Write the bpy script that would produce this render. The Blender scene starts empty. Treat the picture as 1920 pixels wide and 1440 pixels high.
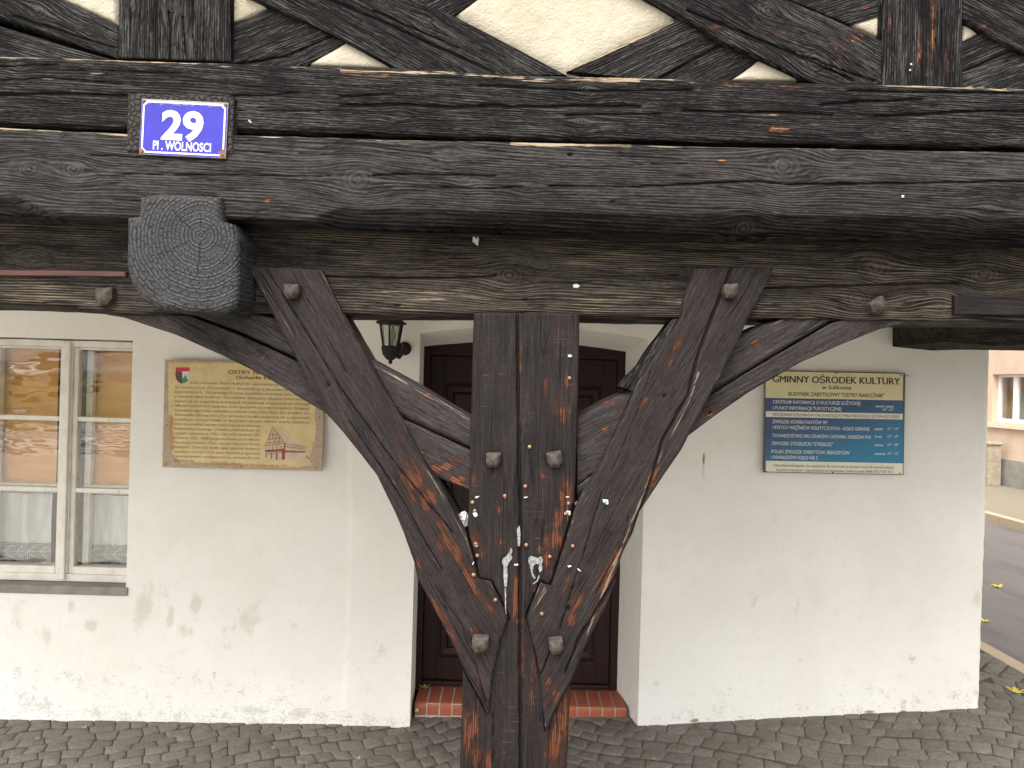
import bpy, bmesh, math, random
import numpy as np
from mathutils import Vector, Matrix
random.seed(7); RS = np.random.RandomState(11)
S = bpy.context.scene
C = S.collection
# ------------------------------------------------------------------ camera
F = 1400.0                      # focal length in pixels of a 1920 px wide frame
ROLL = math.radians(1.55)
CZ = 1.70
cr, sr = math.cos(ROLL), math.sin(ROLL)
cam_d = bpy.data.cameras.new('camera'); cam = bpy.data.objects.new('camera', cam_d); C.objects.link(cam)
cam_d.sensor_width = 36; cam_d.lens = 36*F/1920; cam_d.clip_start = .05; cam_d.clip_end = 500
cam.matrix_world = Matrix(((cr, -sr, 0, 0), (0, 0, -1, 0), (sr, cr, 0, CZ), (0, 0, 0, 1)))
S.camera = cam
# ------------------------------------------------------------------ light
SUN_EL, SUN_AZ = math.radians(58), math.radians(205)   # soft overcast light from behind the camera, a little left
w = bpy.data.worlds.new('World'); S.world = w; w.use_nodes = True
nt = w.node_tree; bg = nt.nodes['Background']
sky = nt.nodes.new('ShaderNodeTexSky'); sky.sky_type = 'NISHITA'; sky.sun_disc = False
sky.sun_elevation = SUN_EL; sky.sun_rotation = SUN_AZ; sky.air_density = 1.0; sky.dust_density = 4.0; sky.ozone_density = 1.0
hs = nt.nodes.new('ShaderNodeHueSaturation'); hs.inputs['Saturation'].default_value = .12
tint = nt.nodes.new('ShaderNodeMix'); tint.data_type = 'RGBA'; tint.blend_type = 'MULTIPLY'; tint.inputs[0].default_value = 1
tint.inputs[7].default_value = (1, .98, .935, 1)
nt.links.new(sky.outputs[0], hs.inputs['Color']); nt.links.new(hs.outputs[0], tint.inputs[6]); nt.links.new(tint.outputs[2], bg.inputs[0])
bg.inputs[1].default_value = .15
sl = bpy.data.lights.new('sun', 'SUN'); sl.energy = 1.3; sl.angle = math.radians(50); sl.color = (1, .97, .92)
so = bpy.data.objects.new('sun', sl); C.objects.link(so)
sd = Vector((math.sin(SUN_AZ)*math.cos(SUN_EL), math.cos(SUN_AZ)*math.cos(SUN_EL), math.sin(SUN_EL)))
so.rotation_euler = sd.to_track_quat('Z', 'Y').to_euler(); so.location = (-3, -6, 12)
S.view_settings.view_transform = 'Standard'; S.view_settings.look = 'None'
S.view_settings.exposure = 1.56; S.view_settings.gamma = 1
# ------------------------------------------------------------------ helpers
def ray(px, py):
    a = (px-960)/F; b = (py-720)/F
    return (a*cr + b*sr, 1.0, a*sr - b*cr)
def at(px, py, Y):
    d = ray(px, py); return Vector((d[0]*Y, Y, CZ + d[2]*Y))
def atx(px, py, X):
    d = ray(px, py); t = X/d[0]; return Vector((X, t, CZ + d[2]*t))
def tag(o, label=None, cat=None, group=None, kind=None):
    if label: o['label'] = label
    if cat: o['category'] = cat
    if group: o['group'] = group
    if kind: o['kind'] = kind
    return o
def empty(name, loc, label=None, cat=None, group=None, ry=0):
    o = bpy.data.objects.new(name, None); o.empty_display_size = .1; C.objects.link(o); o.location = loc
    o.rotation_euler = (0, ry, 0)
    return tag(o, label, cat, group)
def link(name, me, parent=None, mat=None):
    o = bpy.data.objects.new(name, me); C.objects.link(o)
    if mat is not None:
        for m in (mat if isinstance(mat, (list, tuple)) else [mat]): me.materials.append(m)
    if parent is not None:
        o.parent = parent
        # geometry is given in world space: take the parent's own placement back out
        o.matrix_parent_inverse = parent_world(parent).inverted()
    return o
def parent_world(p):
    m = Matrix.LocRotScale(p.location, p.rotation_euler, p.scale)
    if p.parent: m = parent_world(p.parent) @ p.matrix_parent_inverse @ m
    return m
def arr_mesh(name, V, Q, extra=()):
    V = np.asarray(V, dtype=np.float64); Q = np.asarray(Q, dtype=np.int64).reshape(-1, 4)
    loops = list(Q.ravel()); tot = [4]*len(Q)
    for e in extra: loops += list(e); tot.append(len(e))
    loops = np.array(loops, dtype=np.int32); tot = np.array(tot, dtype=np.int32)
    st = np.concatenate([[0], np.cumsum(tot)[:-1]]).astype(np.int32)
    me = bpy.data.meshes.new(name)
    me.vertices.add(len(V)); me.vertices.foreach_set('co', V.ravel())
    me.loops.add(len(loops)); me.loops.foreach_set('vertex_index', loops)
    me.polygons.add(len(tot)); me.polygons.foreach_set('loop_start', st)
    me.polygons.foreach_set('use_smooth', np.ones(len(tot), dtype=bool))
    me.update(calc_edges=True); me.validate()
    return me
def attr(me, name, A):
    a = me.attributes.new(name, 'FLOAT_VECTOR', 'POINT'); a.data.foreach_set('vector', np.asarray(A, dtype=np.float32).ravel())
def _h(i, j, k):
    with np.errstate(over='ignore'):
        n = (i.astype(np.int64)*374761393 + j.astype(np.int64)*668265263 + k.astype(np.int64)*1274126177) & 0xffffffff
        n = ((n ^ (n >> 13))*1103515245) & 0xffffffff
        n = (n ^ (n >> 16)) & 0xffff
    return n/65535.0
def vn(x, y, z):
    i, j, k = np.floor(x), np.floor(y), np.floor(z)
    fx, fy, fz = x-i, y-j, z-k
    fx, fy, fz = [f*f*(3-2*f) for f in (fx, fy, fz)]
    r = 0
    for a in (0, 1):
        for b in (0, 1):
            for c in (0, 1):
                r = r + _h(i+a, j+b, k+c)*(fx if a else 1-fx)*(fy if b else 1-fy)*(fz if c else 1-fz)
    return r
def fbm(x, y, z, o=3):
    r, a, t = 0, 1., 0
    for q in range(o):
        r = r + a*vn(x*2**q+q*17.3, y*2**q+q*5.1, z*2**q+q*9.7); t += a; a *= .5
    return r/t - .5
def segd(X, Z, pts):
    d = np.full(X.shape, 9e9)
    for (ax, az), (bx, bz) in zip(pts[:-1], pts[1:]):
        vx, vz = bx-ax, bz-az; L = vx*vx+vz*vz+1e-12
        t = np.clip(((X-ax)*vx+(Z-az)*vz)/L, 0, 1)
        d = np.minimum(d, np.hypot(X-ax-t*vx, Z-az-t*vz))
    return d
def masks(spec, X, Z, Y, add=True):
    """spec in photo pixels, put at depth Y: ('e',cx,cy,rx,ry,deg,strength) or ('l',points,width,strength)"""
    m = np.zeros(X.shape); s = Y/F
    for it in spec:
        if it[0] == 'e':
            _, cx, cy, rx, ry, dg, st = it
            p = at(cx, cy, Y); t = math.radians(-dg)
            du = (X-p.x)*math.cos(t)+(Z-p.z)*math.sin(t); dv = -(X-p.x)*math.sin(t)+(Z-p.z)*math.cos(t)
            v = st*np.exp(-((du/(rx*s))**2+(dv/(ry*s))**2)*1.1)
        else:
            _, pts, wd, st = it
            P = [(at(a, b, Y).x, at(a, b, Y).z) for a, b in pts]
            wob = 1 + 1.1*fbm(X*40, Z*40, X*0+wd, 2)
            v = st*np.clip(1-segd(X+.0012*fbm(X*60, Z*60, X*0, 2), Z+.004*fbm(X*30, Z*30, X*0+3, 3), P)/(wd*s*wob), 0, 1)
        m = np.maximum(m, v)
    return m
class MB:
    def __init__(s): s.v = []; s.f = []; s.mi = []; s.cur = 0
    def add(s, vs, fs):
        n = len(s.v); s.v += [tuple(v) for v in vs]
        for f in fs: s.f.append([n+i for i in f]); s.mi.append(s.cur)
    def box(s, x0, x1, y0, y1, z0, z1):
        s.add([(x, y, z) for x in (x0, x1) for y in (y0, y1) for z in (z0, z1)],
              [(0, 1, 3, 2), (4, 6, 7, 5), (0, 4, 5, 1), (2, 3, 7, 6), (0, 2, 6, 4), (1, 5, 7, 3)])
    def prism(s, pts, y0, y1):          # polygon in XZ, extruded along Y
        n = len(pts)
        s.add([(x, y0, z) for x, z in pts]+[(x, y1, z) for x, z in pts],
              [list(range(n)), list(range(2*n-1, n-1, -1))]+[(i, i+n, (i+1) % n+n, (i+1) % n) for i in range(n)])
    def lathe(s, prof, c, n=16, axis='z', ph=0):
        vs = []
        for r, h in prof:
            for k in range(n):
                a = 2*math.pi*k/n+ph
                if axis == 'z': vs.append((c[0]+r*math.cos(a), c[1]+r*math.sin(a), c[2]+h))
                elif axis == 'y': vs.append((c[0]+r*math.cos(a), c[1]+h, c[2]+r*math.sin(a)))
                else: vs.append((c[0]+h, c[1]+r*math.cos(a), c[2]+r*math.sin(a)))
        fs = [(i*n+k, i*n+(k+1) % n, (i+1)*n+(k+1) % n, (i+1)*n+k) for i in range(len(prof)-1) for k in range(n)]
        fs += [list(range(n))[::-1], [(len(prof)-1)*n+k for k in range(n)]]
        s.add(vs, fs)
    def tube(s, pts, r, n=8):
        pts = [Vector(p) for p in pts]; vs = []
        for i, p in enumerate(pts):
            d = (pts[min(i+1, len(pts)-1)]-pts[max(i-1, 0)]).normalized()
            a = d.orthogonal().normalized() if i == 0 else (a - d*a.dot(d)).normalized()
            b = d.cross(a); rr = r[i] if isinstance(r, (list, tuple)) else r
            for k in range(n):
                t = 2*math.pi*k/n; vs.append(p+a*math.cos(t)*rr+b*math.sin(t)*rr)
        m = len(pts)
        s.add(vs, [(i*n+k, i*n+(k+1) % n, (i+1)*n+(k+1) % n, (i+1)*n+k) for i in range(m-1) for k in range(n)]
              + [list(range(n))[::-1], [(m-1)*n+k for k in range(n)]])
    def build(s, name, mat, parent=None, bevel=0, smooth=False, seg=2):
        me = bpy.data.meshes.new(name); me.from_pydata(s.v, [], s.f)
        for p, m in zip(me.polygons, s.mi): p.material_index = m
        bm = bmesh.new(); bm.from_mesh(me)
        bmesh.ops.recalc_face_normals(bm, faces=bm.faces)
        if bevel: bmesh.ops.bevel(bm, geom=bm.edges, offset=bevel, segments=seg, affect='EDGES', profile=.5, clamp_overlap=True)
        bm.to_mesh(me); bm.free()
        if smooth:
            for p in me.polygons: p.use_smooth = True
            try: me.set_sharp_from_angle(angle=math.radians(38))
            except Exception: pass
        return link(name, me, parent, mat)
# ------------------------------------------------------------------ materials
class NT:
    def __init__(s, name):
        s.m = bpy.data.materials.new(name); s.m.use_nodes = True; s.t = s.m.node_tree; s.t.nodes.clear()
        s.out = s.t.nodes.new('ShaderNodeOutputMaterial'); s.b = s.t.nodes.new('ShaderNodeBsdfPrincipled')
        s.t.links.new(s.b.outputs[0], s.out.inputs[0])
    def put(s, sock, v):
        if isinstance(v, bpy.types.NodeSocket): s.t.links.new(v, sock)
        elif isinstance(v, (tuple, list)) and len(v) == 3 and sock.type == 'RGBA': sock.default_value = (*v, 1)
        else: sock.default_value = v
    def node(s, typ, **kw):
        n = s.t.nodes.new(typ)
        for k, v in kw.items(): setattr(n, k, v)
        return n
    def attrib(s, name): return s.node('ShaderNodeAttribute', attribute_name=name).outputs['Vector']
    def obj(s): return s.node('ShaderNodeTexCoord').outputs['Object']
    def geo(s): return s.node('ShaderNodeNewGeometry').outputs['Position']
    def xyz(s, v):
        n = s.node('ShaderNodeSeparateXYZ'); s.put(n.inputs[0], v); return n.outputs
    def comb(s, x, y, z):
        n = s.node('ShaderNodeCombineXYZ')
        for i, q in enumerate((x, y, z)): s.put(n.inputs[i], q)
        return n.outputs[0]
    def sc(s, v, k, off=(0, 0, 0)):
        n = s.node('ShaderNodeVectorMath', operation='MULTIPLY_ADD'); s.put(n.inputs[0], v)
        n.inputs[1].default_value = k if isinstance(k, (tuple, list)) else (k, k, k); n.inputs[2].default_value = off; return n.outputs[0]
    def ma(s, op, a, b=0., c=0., clamp=False):
        n = s.node('ShaderNodeMath', operation=op, use_clamp=clamp)
        s.put(n.inputs[0], a); s.put(n.inputs[1], b); s.put(n.inputs[2], c); return n.outputs[0]
    def noise(s, v, scale=1, detail=3, rough=.55, dist=0):
        n = s.node('ShaderNodeTexNoise'); s.put(n.inputs['Vector'], v); n.inputs['Scale'].default_value = scale
        n.inputs['Detail'].default_value = detail; n.inputs['Roughness'].default_value = rough; n.inputs['Distortion'].default_value = dist
        return n.outputs[0]
    def vor(s, v, scale=1, feature='F1', out='Distance'):
        n = s.node('ShaderNodeTexVoronoi', feature=feature); s.put(n.inputs['Vector'], v); n.inputs['Scale'].default_value = scale
        return n.outputs[out]
    def ss(s, v, a, b, to0=0., to1=1.):
        n = s.node('ShaderNodeMapRange', interpolation_type='SMOOTHSTEP'); s.put(n.inputs[0], v)
        for i, q in zip((1, 2, 3, 4), (a, b, to0, to1)): n.inputs[i].default_value = q
        return n.outputs[0]
    def mix(s, f, a, b, blend='MIX'):
        n = s.node('ShaderNodeMix', data_type='RGBA', blend_type=blend); s.put(n.inputs[0], f); s.put(n.inputs[6], a); s.put(n.inputs[7], b)
        return n.outputs[2]
    def ramp(s, f, stops):
        n = s.node('ShaderNodeValToRGB'); s.put(n.inputs[0], f); e = n.color_ramp.elements
        e[0].position, e[0].color = stops[0][0], (*stops[0][1], 1); e[1].position, e[1].color = stops[-1][0], (*stops[-1][1], 1)
        for p, c in stops[1:-1]: q = e.new(p); q.color = (*c, 1)
        return n.outputs[0]
    def bump(s, h, dist=.001, strength=1.):
        n = s.node('ShaderNodeBump'); s.put(n.inputs['Height'], h); n.inputs['Distance'].default_value = dist; n.inputs['Strength'].default_value = strength
        s.put(s.b.inputs['Normal'], n.outputs[0]); return n.outputs[0]
    def fin(s, col=None, rough=None, metal=None, spec=None):
        if col is not None: s.put(s.b.inputs['Base Color'], col)
        if rough is not None: s.put(s.b.inputs['Roughness'], rough)
        if metal is not None: s.put(s.b.inputs['Metallic'], metal)
        if spec is not None: s.put(s.b.inputs['Specular IOR Level'], spec)
        return s.m
def simple(name, c1, c2=None, scale=20, rough=.6, bump=0., metal=0., spec=.5, bs=None, stretch=(1, 1, 1)):
    n = NT(name); v = n.sc(n.obj(), stretch); c2 = c2 or tuple(x*.8 for x in c1)
    f = n.noise(v, scale, 5, .6)
    col = n.mix(n.ss(f, .3, .7), c1, c2)
    if bump: n.bump(n.noise(v, bs or scale*4, 4, .6), bump)
    return n.fin(col, rough, metal, spec)

def wood(name, ramp, pale=(.5, .40, .29), wear=((.16, .035, .012), (.42, .14, .045)), rel=1., crk=.5, ringf=150., ringa=.25,
         lines=None, linegate=.5, rough=(.6, .88), spec=.12, cross=0., fr=(.39, .70)):
    n = NT(name); g = n.attrib('g'); m = n.xyz(n.attrib('m')); kd = n.xyz(n.attrib('k'))
    fib = n.noise(n.sc(g, (10, 230, 230)), 1, 5, .66)
    med = n.noise(n.sc(g, (5, 62, 62), (3, 7, 1)), 1, 5, .66)
    big = n.noise(n.sc(g, (1.6, 7, 7), (9, 2, 5)), 1, 3, .55)
    blot = n.noise(n.sc(g, (9, 16, 16), (1, 4, 5)), 1, 4, .6)
    v = n.xyz(g)[1]
    ph = n.ma('MULTIPLY_ADD', v, ringf*1.4, n.ma('MULTIPLY', n.noise(n.sc(g, (.8, 7, 7), (4, 4, 4)), 1, 3, .5), 9.))
    ring = n.ma('MULTIPLY_ADD', n.ma('SINE', n.ma('MULTIPLY', ph, 6.283)), .5, .5)
    f = n.ma('MULTIPLY', fib, .56)
    f = n.ma('MULTIPLY_ADD', med, .17, f); f = n.ma('MULTIPLY_ADD', blot, .16, f)
    f = n.ma('MULTIPLY_ADD', n.ma('SUBTRACT', ring, .5), ringa*.22, f); f = n.ma('MULTIPLY_ADD', big, .18, f)
    f = n.ma('MULTIPLY_ADD', n.ma('SUBTRACT', n.noise(n.sc(g, (55, 260, 260), (6, 6, 6)), 1, 4, .7), .5), .42, f)
    f = n.ss(f, *fr)
    col = n.ramp(f, ramp)
    h = n.ma('MULTIPLY_ADD', fib, 3.0*rel, n.ma('MULTIPLY', med, 1.3*rel)); h = n.ma('MULTIPLY_ADD', ring, ringa*1.2*rel, h)
    # fine long splits: contours of stretched noise, gated so that they start and stop
    c1 = n.noise(n.sc(g, (1.3, 30, 30), (2, 8, 8)), 1, 2, .5)
    c1 = n.ss(n.ma('ABSOLUTE', n.ma('SUBTRACT', c1, .5)), .003, .016, 1., 0.)
    gate = n.ss(n.noise(n.sc(g, (3.2, 17, 17), (5, 5, 2)), 1, 2, .5), .60-.24*crk, .66-.24*crk)
    c2 = n.noise(n.sc(g, (7, 85, 85), (7, 3, 8)), 1, 2, .5)
    c2 = n.ss(n.ma('ABSOLUTE', n.ma('SUBTRACT', c2, .5)), .006, .045, 1., 0.)
    gate2 = n.ss(n.noise(n.sc(g, (9, 26, 26), (1, 9, 2)), 1, 3, .5), .60-.18*crk, .70-.18*crk)
    ck = n.ma('MAXIMUM', n.ma('MULTIPLY', c1, gate), n.ma('MULTIPLY', n.ma('MULTIPLY', c2, gate2), .8))
    if lines:          # weathered pale ridges of the early wood
        lm = n.ss(n.ma('MULTIPLY_ADD', fib, .55, n.ma('MULTIPLY_ADD', med, .35, n.ma('MULTIPLY', ring, .22))), .53, .68)
        lg = n.ss(n.noise(n.sc(g, (2.4, 12, 12), (8, 8, 8)), 1, 4, .6), linegate-.12, linegate+.16)
        lm = n.ma('MULTIPLY', lm, n.ma('ADD', lg, n.ma('MULTIPLY', m[2], .8), clamp=True))
        col = n.mix(n.ma('MULTIPLY', lm, .8, clamp=True), col, lines)
    if cross:          # brush and saw scratches across the grain
        cs = n.noise(n.sc(g, (330, 14, 14), (3, 3, 3)), 1, 3, .6)
        cs = n.ss(cs, .60, .78); cs = n.ma('MULTIPLY', cs, n.ss(blot, .45, .65))
        col = n.mix(n.ma('MULTIPLY', cs, cross), col, (.20, .15, .11)); h = n.ma('MULTIPLY_ADD', cs, -.5, h)
    # worn paint
    wm = n.ma('MULTIPLY_ADD', n.ma('SUBTRACT', med, .5), 1.5, m[1]); wm = n.ma('MULTIPLY_ADD', n.ma('SUBTRACT', fib, .5), 2.2, wm)
    wm = n.ma('MULTIPLY_ADD', n.ma('SUBTRACT', n.noise(n.sc(g, (34, 60, 60), (6, 1, 2)), 1, 4, .6), .5), 1.9, wm)
    wg = n.ss(m[1], .12, .45)
    wf = n.ma('MULTIPLY', n.ma('MULTIPLY', n.ss(wm, .68, .98), wg), .88)
    wc = n.mix(n.ss(n.ma('MULTIPLY_ADD', fib, .6, n.ma('MULTIPLY', ring, .3)), .35, .62), wear[0], wear[1])
    col = n.mix(n.ma('MULTIPLY', n.ma('MULTIPLY', n.ss(wm, .32, .66), wg), .8), col, (.036, .015, .0105))
    col = n.mix(n.ma('MULTIPLY', wf, .92), col, wc); h = n.ma('MULTIPLY_ADD', wf, -.5, h)
    # bare pale splinters; on the shallow braces also painted top light
    pm = n.ma('MULTIPLY_ADD', n.ma('SUBTRACT', med, .5), 1.3, m[2]); pm = n.ma('MULTIPLY_ADD', n.ma('SUBTRACT', fib, .5), 1.2, pm)
    pf = n.ss(pm, .55, .72); col = n.mix(n.ma('MULTIPLY', pf, .9), col, n.mix(fib, tuple(x*.5 for x in pale), pale))
    # knots: kd.x = distance in knot radii, kd.y = in-knot mask
    kr = n.ma('MULTIPLY_ADD', n.ma('SINE', n.ma('MULTIPLY_ADD', n.noise(n.sc(g, (40, 40, 40)), 1, 3), 11., n.ma('MULTIPLY', kd[0], 17.))), .5, .5)
    kcol = n.mix(kr, tuple(x*.75 for x in ramp[0][1]), ramp[-1][1])
    col = n.mix(n.ma('MULTIPLY', kd[1], .45), col, kcol); h = n.ma('MULTIPLY_ADD', n.ma('MULTIPLY', kr, kd[1]), .9*rel, h)
    h = n.ma('MULTIPLY_ADD', ck, -4.5*rel, h)
    ex = n.ss(m[0], .25, .7)
    col = n.mix(n.ma('MULTIPLY', n.ma('MAXIMUM', n.ma('MULTIPLY', ck, .85), ex), .93), col, (.006, .005, .005))
    h = n.ma('MULTIPLY_ADD', ex, -4., h)
    n.bump(h, .001, .95)
    return n.fin(col, n.ss(f, 0, 1, rough[1], rough[0]), 0., spec)

M = {}
M['char'] = wood('charred_oak', [(0, (0.0031, 0.0029, 0.0031)), (.42, (0.0130, 0.0121, 0.0124)), (.75, (0.0322, 0.0304, 0.0304)), (1, (0.0744, 0.0694, 0.0682))],
                 pale=(.40, .30, .20), wear=((.10, .045, .025), (.28, .15, .085)), rel=1.15, crk=1.0, ringf=120, ringa=.45)
M['smoke'] = wood('smoked_oak', [(0, (0.0073, 0.0066, 0.0066)), (.42, (0.0207, 0.0188, 0.0185)), (.75, (0.0336, 0.0305, 0.0302)), (1, (0.0560, 0.0515, 0.0498))],
                  pale=(.38, .30, .195), rel=.8, crk=.45, ringf=95, ringa=.55)
M['lintel'] = wood('weathered_lintel_oak', [(0, (0.0078, 0.0059, 0.0048)), (.45, (0.0216, 0.0177, 0.0150)), (.8, (0.0360, 0.0300, 0.0258)), (1, (0.0570, 0.0480, 0.0414))],
                   pale=(.26, .215, .155), rel=.8, crk=.3, ringf=110, ringa=.35, lines=(.155, .13, .092), linegate=.55)
M['paint'] = wood('dark_painted_oak', [(0, (0.0062, 0.0051, 0.0053)), (.45, (0.0155, 0.0127, 0.0127)), (.8, (0.0248, 0.0202, 0.0195)), (1, (0.0434, 0.0347, 0.0322))],
                  pale=(.20, .15, .11), wear=((.045, .015, .008), (.155, .056, .024)), rel=.4, crk=.05, ringf=130, ringa=.2, cross=.45, rough=(.5, .75), spec=.11, fr=(.30, .80))
M['brace'] = wood('painted_brace_oak', [(0, (0.0072, 0.0059, 0.0060)), (.45, (0.0192, 0.0156, 0.0156)), (.8, (0.0312, 0.0252, 0.0246)), (1, (0.0540, 0.0444, 0.0408))],
                  pale=(.20, .155, .115), wear=((.045, .016, .009), (.15, .054, .026)), rel=.42, crk=.1, ringf=120, ringa=.25, rough=(.55, .8), spec=.11, fr=(.31, .78))
M['brace2'] = wood('grey_purple_brace_oak', [(0, (0.0106, 0.0089, 0.0091)), (.45, (0.0284, 0.0238, 0.0241)), (.8, (0.0462, 0.0389, 0.0389)), (1, (0.0792, 0.0686, 0.0660))],
                   pale=(.25, .20, .15), wear=((.07, .024, .013), (.24, .095, .048)), rel=.42, crk=.08, ringf=120, ringa=.3, rough=(.55, .85), spec=.12, fr=(.33, .76))

def timber(name, A, B, yf, th, parent, mat, ang=0., cracks=(), wear=(), pale=(), knots=(), rel=1., wob=.0025, bev=.007,
           du=.006, dv=.0035, fmod=None, seed=0, edge_pale=0.):
    """lofted timber: A and B are its two long edges (photo pixels at depth yf), ang the direction of its grain in degrees"""
    def res(P, n):
        P = [at(a, b, yf) for a, b in P]; P = np.array([(p.x, p.z) for p in P]); d = np.r_[0, np.cumsum(np.hypot(*np.diff(P, axis=0).T))]
        t = np.linspace(0, d[-1], n); return np.c_[np.interp(t, d, P[:, 0]), np.interp(t, d, P[:, 1])], d[-1]
    _, la = res(A, 2); _, lb = res(B, 2)
    n = max(8, int(max(la, lb)/du)); a, _ = res(A, n); b, _ = res(B, n)
    if seed == 0: seed = (sum(map(ord, name))*7 + int(A[0][0])*13 + int(B[-1][1])) % 97
    tt = np.arange(n)*du
    wv = b-a; wl = np.hypot(wv[:, 0], wv[:, 1])+1e-9; dirv = wv/wl[:, None]
    k = np.minimum(1, wl/.03)
    a = a + dirv*(wob*2*fbm(tt*7+seed, tt*0, tt*0+1.5, 4)*k)[:, None]; b = b + dirv*(wob*2*fbm(tt*7+seed, tt*0+7, tt*0+4.5, 4)*k)[:, None]
    nf = max(5, int(wl.max()/dv)); ns = max(4, int(th/.012))
    e = min(.25, bev/wl.max())
    s = np.r_[0, e*.12, e*.4, np.linspace(e, 1-e, nf), 1-e*.4, 1-e*.12, 1]
    rows = []
    W = wl[:, None]
    dd = np.minimum(s, 1-s)[None, :]*W; bb = np.minimum(bev, W*.3)
    yo = np.where(dd < bb, bb*(1-np.sqrt(np.clip(1-(1-dd/bb)**2, 0, 1))), 0)
    X = a[:, :1]+(b-a)[:, :1]*s; Z = a[:, 1:]+(b-a)[:, 1:]*s; Y = yf+yo
    kindf = np.ones_like(X); nx = np.zeros_like(X); nz = np.zeros_like(X)
    sy = np.linspace(bev, th-bev*.5, ns)[None, :]+yf+np.zeros((n, 1))
    Xb = b[:, :1]+0*sy; Zb = b[:, 1:]+0*sy
    Xa = a[:, :1]+0*sy; Za = a[:, 1:]+0*sy
    nb = 3; sb = np.linspace(.98, .02, nb)[None, :]
    Xk = a[:, :1]+(b-a)[:, :1]*sb; Zk = a[:, 1:]+(b-a)[:, 1:]*sb; Yk = yf+th+0*Xk
    X = np.hstack([X, Xb, Xk, Xa]); Z = np.hstack([Z, Zb, Zk, Za]); Y = np.hstack([Y, sy, Yk, sy[:, ::-1]])
    front = np.hstack([kindf, 0*sy, 0*Xk, 0*sy]); side = np.hstack([0*kindf, 0*sy+1, 0*Xk, 0*sy-1])
    t = math.radians(ang); U = X*math.cos(t)+Z*math.sin(t); V = -X*math.sin(t)+Z*math.cos(t)
    KD = np.full(X.shape, 9.); KM = np.zeros(X.shape); V0 = V.copy(); U0 = U.copy()
    for (kx, ky, kr) in knots:
        p = at(kx, ky, yf); ku = p.x*math.cos(t)+p.z*math.sin(t); kv = -p.x*math.sin(t)+p.z*math.cos(t); r = kr*yf/F
        a1, b1 = U0-ku, V0-kv
        V = V - b1*.75*np.exp(-(a1/(2.5*r))**2-(b1/(1.8*r))**2)
        kd = np.hypot(a1/1.25, b1)/r; KD = np.minimum(KD, kd); KM = np.maximum(KM, np.clip(1.35-kd, 0, 1))
    gx, gy, gz = U+seed*3.1, V+seed*.71, Y+seed*.37
    ce = masks(cracks, X, Z, yf)*front; we = masks(wear, X, Z, yf); pe = masks(pale, X, Z, yf)
    if edge_pale:
        hd = np.hstack([dd, 0*sy+.002, 0*Xk, 0*sy+.002])
        pe = np.maximum(pe, edge_pale*np.clip(1-hd/.012, 0, 1))
    h = .006*fbm(gx*2, gy*9, gz*9, 3)+.0016*fbm(gx*2.2, gy*48+2*fbm(gx*9, gy*20, gz*0, 2), gz*60, 2)*(.4+1.6*vn(gx*2.3, gy*14, gz*0))+.0022*fbm(gx*14, gy*130, gz*130, 3)
    h = rel*h - .006*np.clip(ce, 0, 1) + .002*KM*np.cos(KD*3) 
    if fmod is not None: Y = Y + fmod(X, Z)*front
    Y = Y - h*front
    X = X + dirv[:, :1]*h*side; Z = Z + dirv[:, 1:]*h*side
    m = X.shape[1]; idx = np.arange(n*m).reshape(n, m); nxt = np.roll(idx, -1, axis=1)
    Q = np.stack([idx[:-1], idx[1:], nxt[1:], nxt[:-1]], axis=-1).reshape(-1, 4)
    # winding
    me = arr_mesh(name, np.stack([X, Y, Z], -1).reshape(-1, 3), Q, [list(idx[0]), list(idx[-1][::-1])])
    attr(me, 'g', np.stack([gx, gy, gz], -1)); attr(me, 'm', np.stack([ce, we, pe], -1)); attr(me, 'k', np.stack([KD, KM, KD*0], -1))
    bm = bmesh.new(); bm.from_mesh(me); bmesh.ops.recalc_face_normals(bm, faces=bm.faces); bm.to_mesh(me); bm.free()
    for p in me.polygons[-2:]: p.use_smooth = False
    return link(name, me, parent, mat)

def text_mb(mb, s, x0, x1, base, cap, y, loc, bold=0.):
    """writes s between x0 and x1 (photo pixels) on the baseline, cap height in pixels; loc maps pixels to the plate's own X,Z"""
    cu = bpy.data.curves.new('t', 'FONT'); cu.body = s; cu.size = 1; cu.offset = bold; cu.resolution_u = 3
    o = bpy.data.objects.new('t', cu); C.objects.link(o)
    bpy.context.view_layer.update()
    me = bpy.data.meshes.new_from_object(o.evaluated_get(bpy.context.evaluated_depsgraph_get()))
    P = np.array([v.co[:] for v in me.vertices])
    if len(P):
        xa, xb = P[:, 0].min(), P[:, 0].max()
        (X0, Z0), (X1, _) = loc(x0, base), loc(x1, base)
        kz = cap*SCALE_NOW[0]/.73
        V = [(X0+(p[0]-xa)/(xb-xa)*(X1-X0), y, Z0+p[1]*kz) for p in P]
        mb.add(V, [list(p.vertices) for p in me.polygons])
    bpy.data.objects.remove(o); bpy.data.curves.remove(cu); bpy.data.meshes.remove(me)
SCALE_NOW = [1.]
def flat(mb, pts, y): # polygon sheet in XZ facing the street
    mb.add([(x, y, z) for x, z in pts], [list(range(len(pts)))])
# ================================================================== THE HOUSE
GZ_PTS = ([-6, -2.5, -.5, .62, 2.3, 2.9, 12], [-.045, -.036, -.012, .02, .150, .16, .17])
def gz(x): return np.interp(x, *GZ_PTS)
YW = 3.70; YD = 4.02; XE = at(1850, 990, YW).x
house = empty('timber_framed_house', (0, 2, 0), 'old half-timbered house with whitewashed ground floor, black beams and one forked oak post', 'house')

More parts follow.
